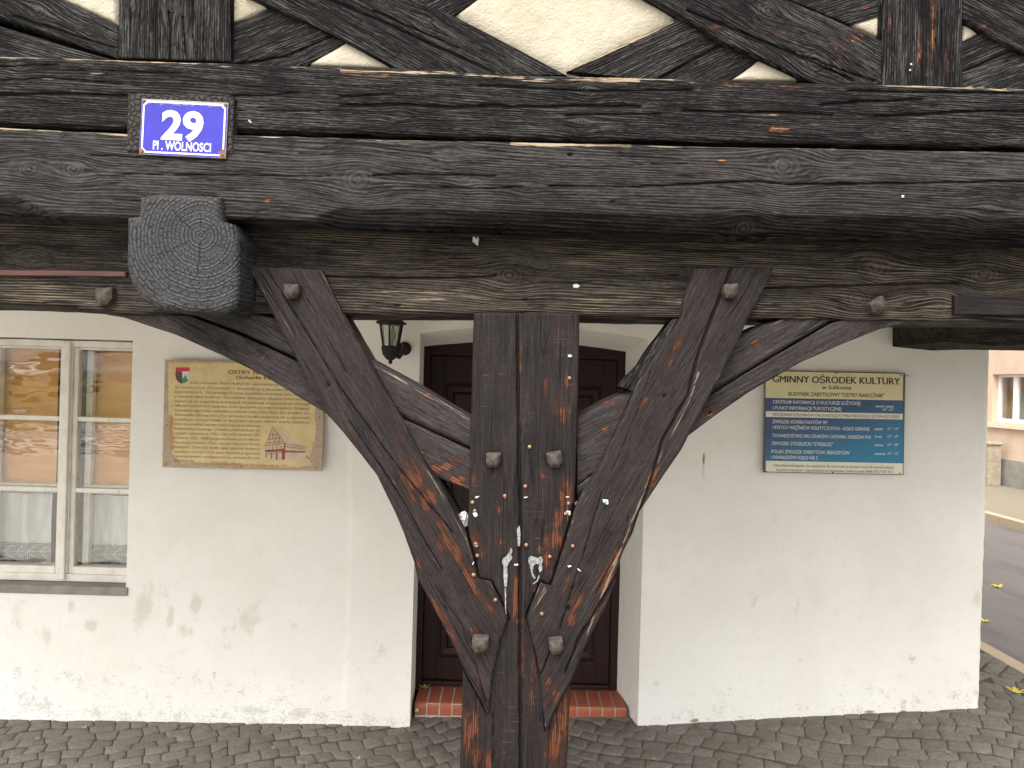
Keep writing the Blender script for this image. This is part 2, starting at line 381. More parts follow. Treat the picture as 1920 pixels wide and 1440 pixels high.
# -- plaster materials
def plaster(name, base, stainc):
    n = NT(name); p = n.geo(); a = n.xyz(n.attrib('st')); x, y, z = n.xyz(p)
    f1 = n.noise(p, 2.2, 4, .6); f2 = n.noise(p, 14, 5, .65); f3 = n.noise(p, 90, 4, .6)
    str_ = n.noise(n.sc(p, (22, 22, 3.2)), 1, 4, .6)
    col = n.mix(n.ss(f1, .35, .68), base, tuple(c*k for c, k in zip(base, (.95, .945, .93))))
    col = n.mix(n.ma('MULTIPLY', n.ss(f2, .50, .75), .34), col, tuple(c*k for c, k in zip(base, (.86, .84, .80))))
    # beige old distemper showing through
    sm = n.ma('MULTIPLY_ADD', n.ma('SUBTRACT', f2, .5), 1.7, n.ma('MULTIPLY_ADD', n.ma('SUBTRACT', str_, .5), 1.1, a[0]))
    col = n.mix(n.ma('MULTIPLY', n.ss(sm, .40, .95), .50), col, stainc)
    # grey scuffs and kicks, thick at the foot of the wall
    sc_ = n.noise(n.sc(p, (60, 60, 95)), 1, 4, .65)
    sg = n.ma('MULTIPLY_ADD', n.ma('SUBTRACT', sc_, .5), 1.6, n.ma('MULTIPLY_ADD', n.ma('SUBTRACT', f2, .5), 1.2, a[1]))
    col = n.mix(n.ma('MULTIPLY', n.ss(sg, .46, .85), .50), col, (.42, .405, .385))
    dots = n.vor(n.sc(p, (11, 11, 9)), 1)
    dm = n.ma('MULTIPLY', n.ss(dots, .02, .05, 1, 0), n.ss(n.noise(p, 5, 1), .5, .6))
    col = n.mix(n.ma('MULTIPLY', dm, .55), col, (.30, .27, .24))
    hair = n.ss(n.ma('ABSOLUTE', n.ma('SUBTRACT', n.noise(n.sc(p, (3, 3, 1.2)), 1, 4, .6), .5)), .001, .005, 1, 0)
    hg = n.ss(n.noise(p, 3.1, 2), .60, .66)
    col = n.mix(n.ma('MULTIPLY', n.ma('MULTIPLY', hair, hg), .0), col, (.36, .33, .30))
    col = n.mix(n.ss(a[2], .3, .75), col, (.30, .24, .16))
    h = n.ma('MULTIPLY_ADD', f2, 3.4, n.ma('MULTIPLY', f3, .9)); h = n.ma('MULTIPLY_ADD', n.noise(n.sc(p, (8, 8, 3)), 1, 4), 9., h)
    h = n.ma('MULTIPLY_ADD', a[2], -3., h)
    n.bump(h, .001, .8)
    return n.fin(col, .9, 0, .2)
M['wall'] = plaster('limewashed_plaster', (.84, .82, .785), (.58, .52, .42))

STAIN = [('e', 268, 1135, 22, 60, 10, 1.1), ('e', 290, 1120, 45, 25, 0, .7), ('e', 318, 1160, 9, 30, 5, 1.2), ('e', 368, 1135, 14, 24, 0, 1.1), ('e', 350, 1185, 22, 18, 0, .8),
         ('e', 465, 1165, 34, 42, 10, 1.0), ('e', 410, 1185, 60, 30, 0, .45), ('e', 170, 1175, 26, 18, 0, .9), ('e', 75, 1195, 28, 45, 0, .75), ('e', 30, 1160, 30, 60, 0, .6),
         ('e', 130, 1130, 12, 40, 0, .6), ('e', 545, 1175, 25, 25, 0, .45), ('e', 420, 1215, 20, 8, 0, .8), ('e', 1410, 1140, 12, 55, 15, .5), ('e', 1420, 1190, 20, 20, 0, .5),
         ('e', 1835, 1120, 12, 30, 0, .8), ('e', 1790, 1300, 40, 40, 0, .55), ('e', 1700, 1280, 16, 60, 0, .45), ('e', 1498, 1130, 6, 22, 8, .6), ('e', 380, 1000, 12, 8, 0, .6),
         ('e', 700, 1180, 20, 60, 0, .35), ('e', 60, 900, 10, 10, 0, .3), ('e', 1320, 885, 5, 26, 0, .9)]
SCUFF = [('l', [(-300, 1290), (330, 1290), (600, 1320)], 170, .45), ('l', [(1500, 1330), (1838, 1300)], 120, .45), ('l', [(650, 1240), (765, 1250)], 90, .42), ('l', [(-300, 1335), (280, 1345), (650, 1352), (770, 1356)], 70, .62), ('l', [(1195, 1352), (1400, 1345), (1838, 1322)], 45, .5),
         ('e', 480, 1335, 60, 14, 0, .85), ('e', 560, 1340, 70, 18, 0, .8), ('e', 180, 1340, 26, 10, 0, .8), ('e', 120, 1265, 20, 16, 0, .75), ('e', 25, 1265, 20, 22, 0, .8),
         ('e', 315, 1310, 12, 8, 0, .8), ('e', 450, 1300, 14, 9, 0, .7), ('e', 400, 1265, 6, 12, 10, .9), ('e', 60, 1320, 80, 30, 0, .72), ('e', 150, 1290, 30, 30, 0, .6),
         ('e', 1712, 1238, 8, 12, 0, .9), ('e', 1695, 1322, 10, 14, 0, 1), ('e', 1500, 1240, 8, 4, 0, .8), ('e', 1800, 1300, 30, 30, 0, .6), ('e', 710, 1230, 22, 40, 20, .6),
         ('e', 1232, 1280, 10, 10, 0, .6), ('e', 1350, 1310, 60, 30, 0, .5)]
CHIP = [('e', 1695, 1338, 9, 6, 0, 1.1), ('e', 1632, 1337, 14, 4, 0, 1.), ('e', 1300, 1352, 10, 6, 0, .8), ('e', 372, 1122, 5, 3, 0, .6), ('l', [(1319, 850), (1322, 905)], 2.4, 1.), ('e', 1307, 1352, 5, 5, 0, 1),
        ('e', 1826, 611, 3, 2, 0, 1), ('e', 1810, 617, 2.5, 2, 0, .8), ('e', 1822, 647, 2.5, 2.5, 0, 1), ('e', 1822, 733, 2.5, 2.5, 0, .8), ('e', 1844, 1180, 6, 8, 0, .6),
        ('e', 622, 1103, 2.5, 2.5, 0, .9), ('e', 620, 1128, 1.5, 1.5, 0, .8), ('e', 1560, 1035, 2.5, 2.5, 0, .7), ('e', 1573, 1170, 2, 3, 0, .7), ('e', 1701, 704, 2, 2, 0, .9), ('e', 1699, 790, 2, 2, 0, .9)]
def wdisp(X, Z):
    d = .010*fbm(X*1.3, Z*1.3, X*0, 2)+.004*fbm(X*7, Z*5, X*0+3, 3)+.0012*fbm(X*30, Z*30, X*0+9, 2)
    xs = at(652, 1100, YW).x+.012*fbm(Z*4, Z*0, Z*0, 2); xt = at(1308, 1100, YW).x+.008*fbm(Z*5, Z*0, Z*0+5, 2)
    d = d + .012*np.clip((xs-X)/.004, 0, 1) + .006*np.clip((X-xt)/.003, 0, 1)*np.clip((1.05-Z)/.5, 0, 1)
    return d + .02*np.clip((X-XE+.03)/.03, 0, 1)**2.5
VV = []; QQ = []; ST = []; cnt = [0]
def push(X, Y, Z, A=None):
    n, m = X.shape; i = np.arange(n*m).reshape(n, m)+cnt[0]; cnt[0] += n*m
    VV.append(np.stack([X, Y, Z], -1).reshape(-1, 3)); QQ.append(np.stack([i[:-1, :-1], i[1:, :-1], i[1:, 1:], i[:-1, 1:]], -1).reshape(-1, 4))
    if A is None: A = np.stack([masks(STAIN, X, Z, YW), masks(SCUFF, X, Z, YW), masks(CHIP, X, Z, YW)], -1)
    ST.append(A.reshape(-1, 3))
def wpatch(x0, x1, zb, zt, step=.012):
    n = max(2, int((x1-x0)/step)); xs = np.linspace(x0, x1, n)
    b, t = zb(xs), zt(xs); m = max(2, int((t-b).max()/step)); u = np.linspace(0, 1, m)[None, :]
    Z = b[:, None]*(1-u)+t[:, None]*u; X = xs[:, None]+0*Z
    Xw = X+np.where(X > XE-.02, .006*fbm(Z*30, Z*0, Z*0, 3), 0)
    push(Xw, YW+wdisp(X, Z), Z)
WX0 = at(-75, 900, YW).x; WX1 = at(240.5, 870, YW).x; WZ0 = at(236, 1118, YW).z; WZ1 = at(245, 638, YW).z
DX0 = at(770, 1300, YW).x; DX1 = at(1200, 1200, YW).x
cz = lambda v: (lambda x: x*0+v)
foot = lambda x: gz(x)-.05
ZTOP = 2.35
ARC = lambda x: 1.935+.055*np.cos((x-(DX0+DX1)/2)/(DX1-DX0)*math.pi*.95)
wpatch(-4.6, WX0, foot, cz(ZTOP), .03)
wpatch(WX0, WX1, foot, cz(WZ0)); wpatch(WX0, WX1, cz(WZ1), cz(ZTOP))
wpatch(WX1, DX0, foot, cz(ZTOP)); wpatch(DX0, DX1, ARC, cz(ZTOP)); wpatch(DX1, XE, foot, cz(ZTOP))
# the gable side of the wall, running back along the street
zz = np.linspace(.1, ZTOP, 60)[None, :]; yy = np.linspace(0, 1, 60)[:, None]**1.5
Z = zz+0*yy; Xs = XE+.006*fbm(Z*30, Z*0, Z*0, 3)+.0*yy; Yf = YW+wdisp(Xs*0+XE, Z); Y = Yf+(9-Yf)*yy
push(Xs+.02*np.clip((Y-Yf)/.05, 0, 1), Y, Z, np.stack([0*Z, 0*Z+.1, 0*Z], -1))
# door reveals (splayed) and the soffit arch
XD0 = at(783, 1090, YD).x; XD1 = at(1160, 1090, YD).x
def reveal(xa, xb, zt):
    z = np.linspace(-.03, zt, 150)[None, :]; u = np.linspace(0, 1, 24)[:, None]
    Z = z+0*u; Yf = YW+wdisp(Z*0+xa, Z); X = xa+(xb-xa)*u+.006*fbm(Z*6, u*4+Z*0, Z*0, 3)*np.sin(u*3.14)+0*Z
    push(X, Yf+(YD+.03-Yf)*u, Z, np.stack([0*Z, np.clip(.5-Z*2, 0, .5), 0*Z], -1))
reveal(DX0, XD0-.0, float(ARC(np.array(DX0)))); reveal(DX1, XD1+.0, float(ARC(np.array(DX1))))
xs = np.linspace(0, 1, 80)[:, None]; u = np.linspace(0, 1, 16)[None, :]
zf = ARC(DX0+(DX1-DX0)*xs); zb_ = 1.882+.045*np.cos((xs-.5)*math.pi*.95)
X = (DX0+(DX1-DX0)*xs)*(1-u)+(XD0+(XD1-XD0)*xs)*u; Z = zf*(1-u)+zb_*u+.004*fbm(X*9, u*5+X*0, X*0, 2)
Yf = YW+wdisp(X, Z); push(X, Yf*(1-u)+(YD+.03)*u, Z, np.stack([0*Z, 0*Z, 0*Z], -1))
# window reveal: side, top, bottom
for (xa, za, xb, zb2) in ((WX1, WZ0, WX1, WZ1), (WX0, WZ0, WX0, WZ1), (WX0, WZ1, WX1, WZ1), (WX0, WZ0, WX1, WZ0)):
    t = np.linspace(0, 1, 60)[:, None]; u = np.linspace(0, 1, 6)[None, :]
    X = xa+(xb-xa)*t+0*u; Z = za+(zb2-za)*t+0*u; Yf = YW+wdisp(X, Z); push(X, Yf*(1-u)+3.86*u, Z, np.stack([0*Z, 0*Z, 0*Z], -1))
me = arr_mesh('wall', np.vstack(VV), np.vstack(QQ)); attr(me, 'st', np.vstack(ST)); link('wall', me, house, M['wall'])

# -- the closed shell behind: rooms, ceiling, upper floor
M['ceil'] = simple('pale_bounce_ceiling', (.78, .76, .70), (.70, .67, .60), 6, .9, .003)  # unseen ceiling, its pale tone invented to bounce light onto the upper wall
M['ivory'] = simple('plaster_upper', (.74, .67, .54), (.68, .60, .47), 8, .9, .002)
b = MB(); b.box(-4.6, XE-.03, 1.99, 9, 2.32, 2.42)
for k in range(9): b.box(-4.2+.9*k, -4.06+.9*k, 2.15, 3.69, 2.20, 2.319)
b.build('arcade_ceiling', M['ceil'], house)
b = MB(); b.box(-4.6, XE-.03, 8.9, 9, .0, 2.319); b.box(-4.6, -4.5, 3.73, 8.899, 0, 2.319); b.build('back_wall', M['ivory'], house)
b = MB(); b.box(-4.5, -.6, 5.2, 5.25, 0, 2.319); b.box(-.65, -.6, YD+.2, 5.2, 0, 2.319); b.build('inner_wall', M['ivory'], house)
b = MB(); b.box(-4.6, XE+.1, 2.0, 9, 2.43, 4.6); b.build('upper_storey', M['ivory'], house)

# -- roof far above the picture
M['tile'] = simple('clay_roof_tile', (.28, .10, .06), (.16, .07, .05), 9, .8, .01)
b = MB(); b.add([(-4.9, 1.4, 4.5), (XE+.4, 1.4, 4.5), (XE+.4, 5.5, 8), (-4.9, 5.5, 8), (-4.9, 9.6, 4.5), (XE+.4, 9.6, 4.5)],
                [(0, 1, 2, 3), (3, 2, 5, 4), (0, 3, 4), (1, 5, 2)]); b.build('roof', M['tile'], house)

# -- plaster panels between the braces
n = NT('infill_plaster'); p = n.geo(); f = n.noise(p, 30, 6, .65); f2 = n.noise(p, 5, 4, .6); f3 = n.noise(p, 230, 3, .6)
col = n.mix(n.ss(f2, .35, .65), (.47, .43, .35), (.38, .34, .265)); col = n.mix(n.ma('MULTIPLY', n.ss(f, .5, .75), .4), col, (.45, .37, .25))
n.bump(n.ma('MULTIPLY_ADD', f, 7., n.ma('MULTIPLY', f3, 2.5)), .001, 1.); M['infill'] = n.fin(col, .92, 0, .2)
def infill(P, name='infill_panel'):
    Yp = 1.910; P = [at(a, b_, Yp) for a, b_ in P]; cx = sum(p.x for p in P)/len(P); cz_ = sum(p.z for p in P)/len(P)
    N = 26; prof = [(1.12, .012), (1.02, .002), (.95, -.004), (.85, -.007), (.5, -.008), (0.05, -.0085)]
    per = []
    for i in range(len(P)):
        for k in range(N): q = P[i].lerp(P[(i+1) % len(P)], k/N); per.append((q.x, q.z))
    V = []; m = len(per)
    for s, d in prof:
        for (x, z) in per:
            X, Z_ = cx+(x-cx)*s, cz_+(z-cz_)*s
            V.append((X, Yp+d+.006*float(fbm(np.array([X*12.]), np.array([Z_*12.]), np.zeros(1), 3)[0]), Z_))
    Q = [(i*m+k, i*m+(k+1) % m, (i+1)*m+(k+1) % m, (i+1)*m+k) for i in range(len(prof)-1) for k in range(m)]
    link(name, arr_mesh(name, V, Q, [list(range((len(prof)-1)*m, len(prof)*m))]), house, M['infill'])
for P in ([(855, 28), (1060, 136), (1264, 36), (1150, -160), (960, -160)], [(568, 124), (650, 80), (745, 130)], [(1366, 152), (1430, 108), (1512, 153)],
          [(1592, 47), (1660, 22), (1660, 78)], [(1803, 38), (1845, 60), (1803, 80)], [(95, -10), (220, -60), (220, 46)], [(430, -60), (507, 12), (432, 50)]):
    infill(P)
# upper framing, depth 1.89
YU = 1.895
T = timber
def dia(A, B, ang, name='brace', y=YU, **k):
    k.setdefault('rel', 1.2); return T(name, A, B, y, .10, house, M['char'], ang=ang, **k)
dia([(455, -12), (640, 72), (700, 104), (765, 142)], [(650, -62), (777, 0), (855, 30), (1064, 141)], -27, cracks=[('l', [(600, -8), (760, 60), (925, 135)], 5, 1), ('l', [(700, 20), (860, 90)], 3, .8)], knots=[(800, 45, 12)], y=YU-.012, pale=[('l', [(850, 30), (1060, 138)], 5, .5)], seed=3)
dia([(1080, -75), (1280, 32), (1350, 78), (1430, 110), (1530, 158)], [(1360, -60), (1478, 0), (1600, 52), (1668, 82), (1668, 158)], -28, cracks=[('l', [(1290, 20), (1450, 85), (1600, 150)], 4, 1), ('l', [(1400, 70), (1520, 110), (1640, 152)], 3, .9)],
    knots=[(1530, 118, 22), (1440, 20, 16)], wear=[('e', 1600, 70, 60, 14, -30, .7), ('e', 1580, 110, 40, 10, -30, .6), ('e', 1335, 55, 60, 10, -28, .6), ('e', 1450, 65, 50, 10, -28, .5)], y=YU-.014, seed=5)
dia([(1062, 133), (1262, 38), (1290, 15)], [(1225, 152), (1285, 118), (1362, 78)], 26, knots=[(1305, 128, 9)], pale=[('l', [(1068, 132), (1160, 90), (1262, 40)], 6, .8)], seed=7)
dia([(1230, 150), (1290, 116), (1356, 80)], [(1350, 165), (1390, 138), (1430, 108)], 27, y=YU+.006, seed=9)
dia([(1440, -30), (1478, 0), (1594, 47)], [(1672, -60), (1668, -10), (1664, 26)], 18, y=YU+.004, wear=[('e', 1620, 15, 30, 10, 20, .6)], seed=11)
dia([(775, 2), (800, -40), (880, -80)], [(845, 36), (855, 28), (960, -30)], 28, y=YU+.008, seed=13)
dia([(425, 42), (470, 30), (560, -14)], [(425, 75), (500, 50), (618, 20)], 22, y=YU+.006, knots=[], seed=15)
dia([(425, 55), (500, 25), (545, 12), (600, 30)], [(425, 135), (520, 130), (575, 124), (655, 76)], 24, y=YU+.002, cracks=[('l', [(440, 122), (540, 104), (640, 60)], 3, .9)], wear=[('e', 480, 115, 40, 5, 10, .6)], seed=17)
dia([(-500, -260), (80, -18), (150, 12), (222, 48)], [(-560, -200), (-10, 28), (120, 75), (222, 110)], -24, cracks=[('l', [(20, 30), (120, 60), (215, 90)], 4, .8)], knots=[(70, 20, 16)], seed=19)
dia([(-560, -200), (-10, 45), (120, 84), (225, 116)], [(-600, -120), (-10, 125), (120, 122), (225, 118)], -14, y=YU+.006, seed=21)
dia([(-60, 30), (-20, 20), (30, 8), (110, -30)], [(-60, -40), (0, -40), (40, -50), (90, -60)], 15, y=YU+.01, seed=23)
dia([(1795, -45), (1805, 0), (1805, 36), (1860, 72), (2050, 160)], [(1890, -60), (1950, -10), (1980, 10), (2030, 30), (2150, 90)], -26, y=YU-.008, wear=[('e', 1840, 50, 30, 6, -25, .6)], seed=25)
dia([(1795, 85), (1850, 55), (1950, 10), (2100, -60)], [(1795, 140), (1860, 112), (1930, 84), (2100, 10)], 24, y=YU+.002, seed=27)
dia([(1795, 138), (1860, 110), (1930, 84), (2100, 10)], [(1795, 172), (1900, 172), (1960, 174), (2100, 174)], 20, y=YU+.004, pale=[('l', [(1810, 165), (1925, 168)], 7, .7)], seed=29)
T('stud', [(222, -420), (221, -10), (220, 108)], [(428, -420), (431, -10), (432, 116)], YU-.018, .13, house, M['char'], ang=91, rel=1.35, knots=[(322, 14, 11), (246, 10, 7)],
  cracks=[('l', [(316, 20), (320, 60), (318, 112)], 3.5, 1), ('l', [(292, -20), (290, 108)], 2.5, .8), ('l', [(342, 30), (350, 114)], 3, .9), ('l', [(362, -10), (360, 60), (368, 112)], 2.5, .8), ('l', [(245, -10), (243, 105)], 2.5, .7), ('l', [(400, 20), (402, 112)], 2, .7)], seed=31)
T('stud', [(1655, -420), (1655, -10), (1654, 162)], [(1804, -420), (1805, -10), (1808, 166)], YU-.02, .13, house, M['char'], ang=90, rel=1.1,
  cracks=[('l', [(1733, -20), (1734, 60), (1732, 158)], 7, 1.1), ('l', [(1766, 20), (1766, 154)], 2.5, .8)],
  wear=[('e', 1748, 70, 9, 90, 0, .85), ('e', 1724, 100, 8, 50, 0, .8), ('e', 1670, 60, 8, 60, 0, .55), ('e', 1776, 120, 10, 50, 0, .7), ('e', 1790, 60, 6, 40, 0, .5), ('e', 1746, 20, 6, 30, 0, .8)], seed=33)
for X0 in (-3.3, 3.0):   # the frame goes on beyond the picture
    T('stud', [((X0*F/YU)+960, -420), ((X0*F/YU)+960, 110)], [((X0*F/YU)+1110, -420), ((X0*F/YU)+1110, 110)], YU-.02, .13, house, M['char'], ang=90, dv=.01, du=.02)
T('rail', [(-1400, -105), (3300, -20)], [(-1400, -260), (3300, -175)], YU-.024, .13, house, M['char'], ang=-1, dv=.02, du=.03)

# the two big horizontal beams
YR = 1.865
T('sill_beam', [(-1400, 190), (0, 233), (240, 240), (440, 244), (640, 250), (1280, 264), (1920, 276), (3300, 305)], [(-1400, 66), (0, 104), (430, 117), (740, 126), (1060, 140), (1500, 152), (1920, 164), (3300, 195)],
  YR, .16, house, M['char'], ang=-1.7, rel=1.45, bev=.012, wob=.0035,
  cracks=[('l', [(432, 180), (500, 178), (560, 172)], 3.5, .9), ('l', [(640, 199), (760, 196), (850, 202), (945, 198)], 5, 1.1), ('l', [(945, 201), (1080, 198), (1200, 199)], 5, 1), ('l', [(640, 181), (740, 176)], 3, .9),
          ('l', [(0, 150), (90, 146), (230, 158)], 3, .8), ('l', [(0, 178), (120, 176), (235, 180)], 4, 1), ('l', [(1280, 207), (1440, 210), (1560, 214)], 4, 1), ('l', [(1640, 218), (1720, 214), (1840, 208), (1960, 210)], 4, 1),
          ('l', [(1590, 170), (1700, 172), (1930, 174)], 3, .9), ('l', [(1540, 196), (1620, 190), (1730, 186)], 4, 1), ('l', [(1060, 215), (1240, 213)], 2.5, .8), ('l', [(430, 205), (600, 210)], 2.5, .8), ('l', [(900, 160), (1100, 170), (1300, 168)], 3, .9),
          ('l', [(-10, 125), (110, 122)], 2.5, .8), ('l', [(130, 130), (330, 138)], 3, .8)],
  pale=[('l', [(-10, 106), (150, 108), (215, 111)], 8, .95), ('l', [(200, 112), (440, 122), (640, 128)], 6, .9), ('l', [(640, 132), (820, 136), (980, 146)], 7, 1.0), ('l', [(980, 150), (1100, 150), (1200, 152)], 6, .9), ('l', [(1070, 142), (1330, 154)], 6, .9),
        ('l', [(1600, 156), (1920, 168)], 6, .85), ('e', 180, 138, 40, 3, -3, .8), ('e', 90, 148, 20, 3, 0, .8)],
  wear=[('e', 1375, 157, 45, 5, -2, 1.), ('e', 1312, 165, 9, 5, 0, 1), ('e', 1463, 243, 26, 9, -3, 1.05), ('e', 1450, 215, 30, 4, 0, .7), ('e', 1785, 256, 9, 4, 0, .9), ('e', 1470, 162, 60, 4, -2, .7), ('e', 700, 140, 120, 4, -2, .7)],
  knots=[(1100, 168, 14), (750, 216, 9), (1090, 228, 12), (1620, 187, 7), (1638, 250, 8), (1863, 252, 10), (35, 124, 9)], seed=41)
YJ = 1.85
cham_pts = [(560, 436), (575, 413), (640, 390), (1000, 398), (1280, 402), (1920, 409), (3300, 430)]
CP = np.array([(at(a, b_, YJ).x, at(a, b_, YJ).z) for a, b_ in cham_pts])
CL = np.array([(at(a, b_, YJ).x, at(a, b_, YJ).z) for a, b_ in [(-20, 366), (20, 366), (60, 380), (100, 404), (110, 430)]])
def chamfer(X, Z):
    zc = np.interp(X, CP[:, 0], CP[:, 1], left=-9, right=CP[-1, 1]); d = np.clip(zc-Z, 0, .2)*1.15
    zl = np.interp(X, CL[:, 0], CL[:, 1], left=CL[0, 1], right=-9); return d + np.clip(zl-Z, 0, .2)*.6
T('jetty_beam', [(-1400, 350), (0, 402), (230, 410), (500, 412), (575, 414), (640, 422), (1000, 433), (1280, 440), (1920, 449), (3300, 480)], [(-1400, 200), (0, 237), (240, 250), (440, 252), (640, 257), (1280, 272), (1920, 284), (3300, 310)],
  YJ, .18, house, M['smoke'], ang=-1.4, rel=1.0, bev=.010, fmod=chamfer,
  cracks=[('l', [(700, 329), (780, 326), (930, 330)], 3, .9), ('l', [(820, 350), (900, 354), (980, 351)], 2.5, .8), ('l', [(1030, 349), (1180, 350), (1290, 346)], 2.5, .9), ('l', [(1280, 345), (1420, 340), (1480, 346), (1700, 344), (1860, 340), (1930, 341)], 3.2, 1),
          ('l', [(230, 326), (420, 328), (620, 331)], 2.5, .7), ('l', [(1220, 308), (1290, 306)], 2, .8), ('l', [(170, 291), (265, 294)], 2.5, .8), ('l', [(440, 285), (640, 290)], 2, .6), ('l', [(640, 262), (760, 264)], 2, .7), ('e', 1069, 290, 5, 3, 0, 1.2), ('e', 1149, 378, 3, 2.5, 0, 1.2), ('e', 1693, 360, 2.5, 2, 0, 1)],
  pale=[('l', [(-10, 238), (120, 241), (235, 251)], 11, 1.05), ('l', [(440, 254), (640, 258)], 5, .8), ('l', [(640, 262), (800, 263), (960, 266)], 5, .6), ('l', [(960, 268), (1040, 270), (1180, 271)], 9, 1.05), ('l', [(1180, 273), (1500, 278), (1920, 286)], 5, .6),
        ('e', 1500, 398, 160, 4, -2, .55)],
  wear=[('e', 1350, 301, 12, 3, 0, .7), ('e', 500, 378, 10, 6, 0, .8)],
  knots=[(670, 337, 24), (55, 318, 18), (137, 318, 17), (1468, 312, 26), (840, 285, 13), (870, 337, 9), (1565, 279, 11), (990, 350, 10), (1643, 288, 7), (1400, 425, 18), (1523, 330, 6), (50, 385, 20), (1850, 395, 14)], seed=43)
# lintel of the arcade
YL = 1.955
T('lintel', [(-1400, 545), (0, 569), (140, 576), (200, 589), (640, 588), (880, 589), (1085, 593), (1280, 597), (1560, 597), (1600, 601), (1780, 601), (3300, 625)],
  [(-1400, 365), (0, 388), (640, 398), (1280, 412), (1920, 425), (3300, 450)], YL, .21, house, M['lintel'], ang=-.6, rel=1.25, bev=.010, wob=.003,
  cracks=[('e', 200, 557, 20, 20, 0, .75), ('e', 1641, 575, 20, 20, 0, .75), ('l', [(465, 510), (600, 519), (760, 521), (880, 520), (930, 516)], 3.5, 1), ('l', [(1430, 540), (1540, 537), (1700, 532), (1800, 531)], 3.2, 1), ('l', [(-10, 515), (100, 514), (236, 513)], 3.5, .9),
          ('l', [(1085, 520), (1280, 516)], 2.2, .6), ('e', 985, 562, 6, 3, 0, 1), ('l', [(110, 576), (142, 578)], 4, 1), ('e', 745, 573, 9, 3, 0, .8)],
  pale=[('l', [(600, 575), (900, 560), (1280, 570)], 45, .45), ('l', [(650, 545), (850, 552), (960, 565)], 18, .5), ('l', [(1430, 590), (1600, 580), (1780, 560)], 40, .42), ('l', [(1640, 500), (1920, 530)], 40, .35), ('e', 985, 572, 6, 5, 0, .7), ('l', [(0, 540), (300, 560)], 30, .4)],
  knots=[(955, 516, 20), (1640, 500, 26), (1845, 515, 22), (1610, 560, 20), (1762, 572, 12), (60, 483, 12), (1700, 565, 14)], seed=47)
T('lintel_strip', [(-700, 505), (0, 516), (236, 518)], [(-700, 496), (0, 507), (236, 509)], YL-.008, .03, house, simple('red_brown_lath', (.10, .035, .028), (.05, .022, .02), 30, .7, .001, stretch=(.2, 1, 3)), ang=-1, bev=.002)
T('cover_board', [(1790, 590), (2500, 600)], [(1790, 554), (2500, 562)], YL-.014, .02, house, M['paint'], ang=-1, rel=.4, bev=.003, seed=49)
# dark corner beam over the end of the wall
T('corner_beam', [(1776, 640), (1860, 648), (1920, 646), (2400, 655)], [(1776, 470), (2400, 480)], 3.2, .46, house, M['lintel'], ang=0, dv=.01, du=.01, seed=51)

# the forked post
YP = 1.94
inner_l = [(868, 975), (885, 1040), (898, 1087), (921, 1093), (953, 1162)]
inner_r = [(1078, 950), (1062, 1016), (1032, 1103), (1014, 1094), (988, 1158)]
POSTWEAR = [('e', 977, 668, 5, 36, 0, .9), ('e', 1052, 770, 22, 34, 0, .82), ('e', 1022, 725, 12, 22, 0, .78), ('e', 1060, 720, 14, 20, 0, .75), ('e', 983, 795, 6, 22, 0, .85), ('e', 1040, 640, 20, 60, 0, .35),
            ('e', 1062, 930, 15, 45, 0, .95), ('e', 1045, 980, 16, 36, 0, 1.0), ('e', 1040, 1015, 26, 28, 0, 1.05), ('e', 1026, 1050, 10, 40, 0, .85), ('e', 1028, 1075, 14, 16, 0, .7), ('e', 888, 900, 8, 40, 0, .72),
            ('e', 892, 1010, 12, 18, 0, .95), ('e', 905, 1045, 12, 26, 0, .7), ('e', 936, 955, 8, 10, 0, .9), ('e', 935, 1015, 24, 8, 0, .75), ('e', 968, 1120, 8, 60, 0, .95), ('e', 975, 1165, 22, 10, 0, .85),
            ('e', 977, 1230, 7, 80, 0, .9), ('e', 1002, 1250, 8, 60, 0, .7), ('e', 995, 1330, 10, 50, 0, .75), ('e', 882, 1370, 20, 70, 0, 1.0), ('e', 905, 1425, 40, 26, 0, .8), ('e', 1055, 1350, 16, 90, 0, 1.0), ('e', 1040, 1400, 22, 60, 0, .9),
            ('e', 1010, 1030, 6, 10, 0, 1), ('e', 1003, 1110, 6, 20, 0, .8), ('e', 930, 890, 16, 6, 0, .6), ('e', 1020, 892, 10, 6, 0, .75), ('e', 955, 950, 40, 60, 0, .35)]
POSTWEAR += [('e', 870+8*k, 1520+30*k, 22, 80, 0, .8) for k in range(6)] + [('e', 1040-6*k, 1500+50*k, 18, 80, 0, .9) for k in range(6)]
post = T('post', [(888, 587), (884, 750), (878, 960), (868, 1250), (862, 1440), (848, 1945)], [(1087, 588), (1083, 780), (1078, 950), (1070, 1280), (1063, 1440), (1048, 1945)], YP, .22, house, M['paint'], ang=90.8, rel=.22, bev=.006, wob=.0012,
  cracks=[('e', 925, 862, 18, 18, 0, .75), ('e', 1039, 861, 18, 18, 0, .75), ('l', [(970, 585), (972, 760), (975, 960), (975, 1160), (976, 1440), (974, 1940)], 4.2, 1.15), ('l', inner_l, 6, 1.3), ('l', inner_r, 6, 1.3), ('l', [(915, 1330), (922, 1260), (930, 1190)], 1.8, .55), ('l', [(924, 1340), (926, 1440)], 2, .7), ('l', [(1022, 1372), (1020, 1300), (1012, 1260), (1000, 1200), (988, 1160)], 3, .9),  # lines along the brace edges paint the shaded gaps there
          ('l', [(866, 1250), (915, 1340)], 4, 1), ('l', [(977, 900), (978, 990)], 2, .6)],
  wear=POSTWEAR, pale=[('l', [(976, 585), (977, 700)], 3, .5), ('e', 910, 620, 30, 50, 0, .30)], knots=[(985, 795, 10)], seed=53)
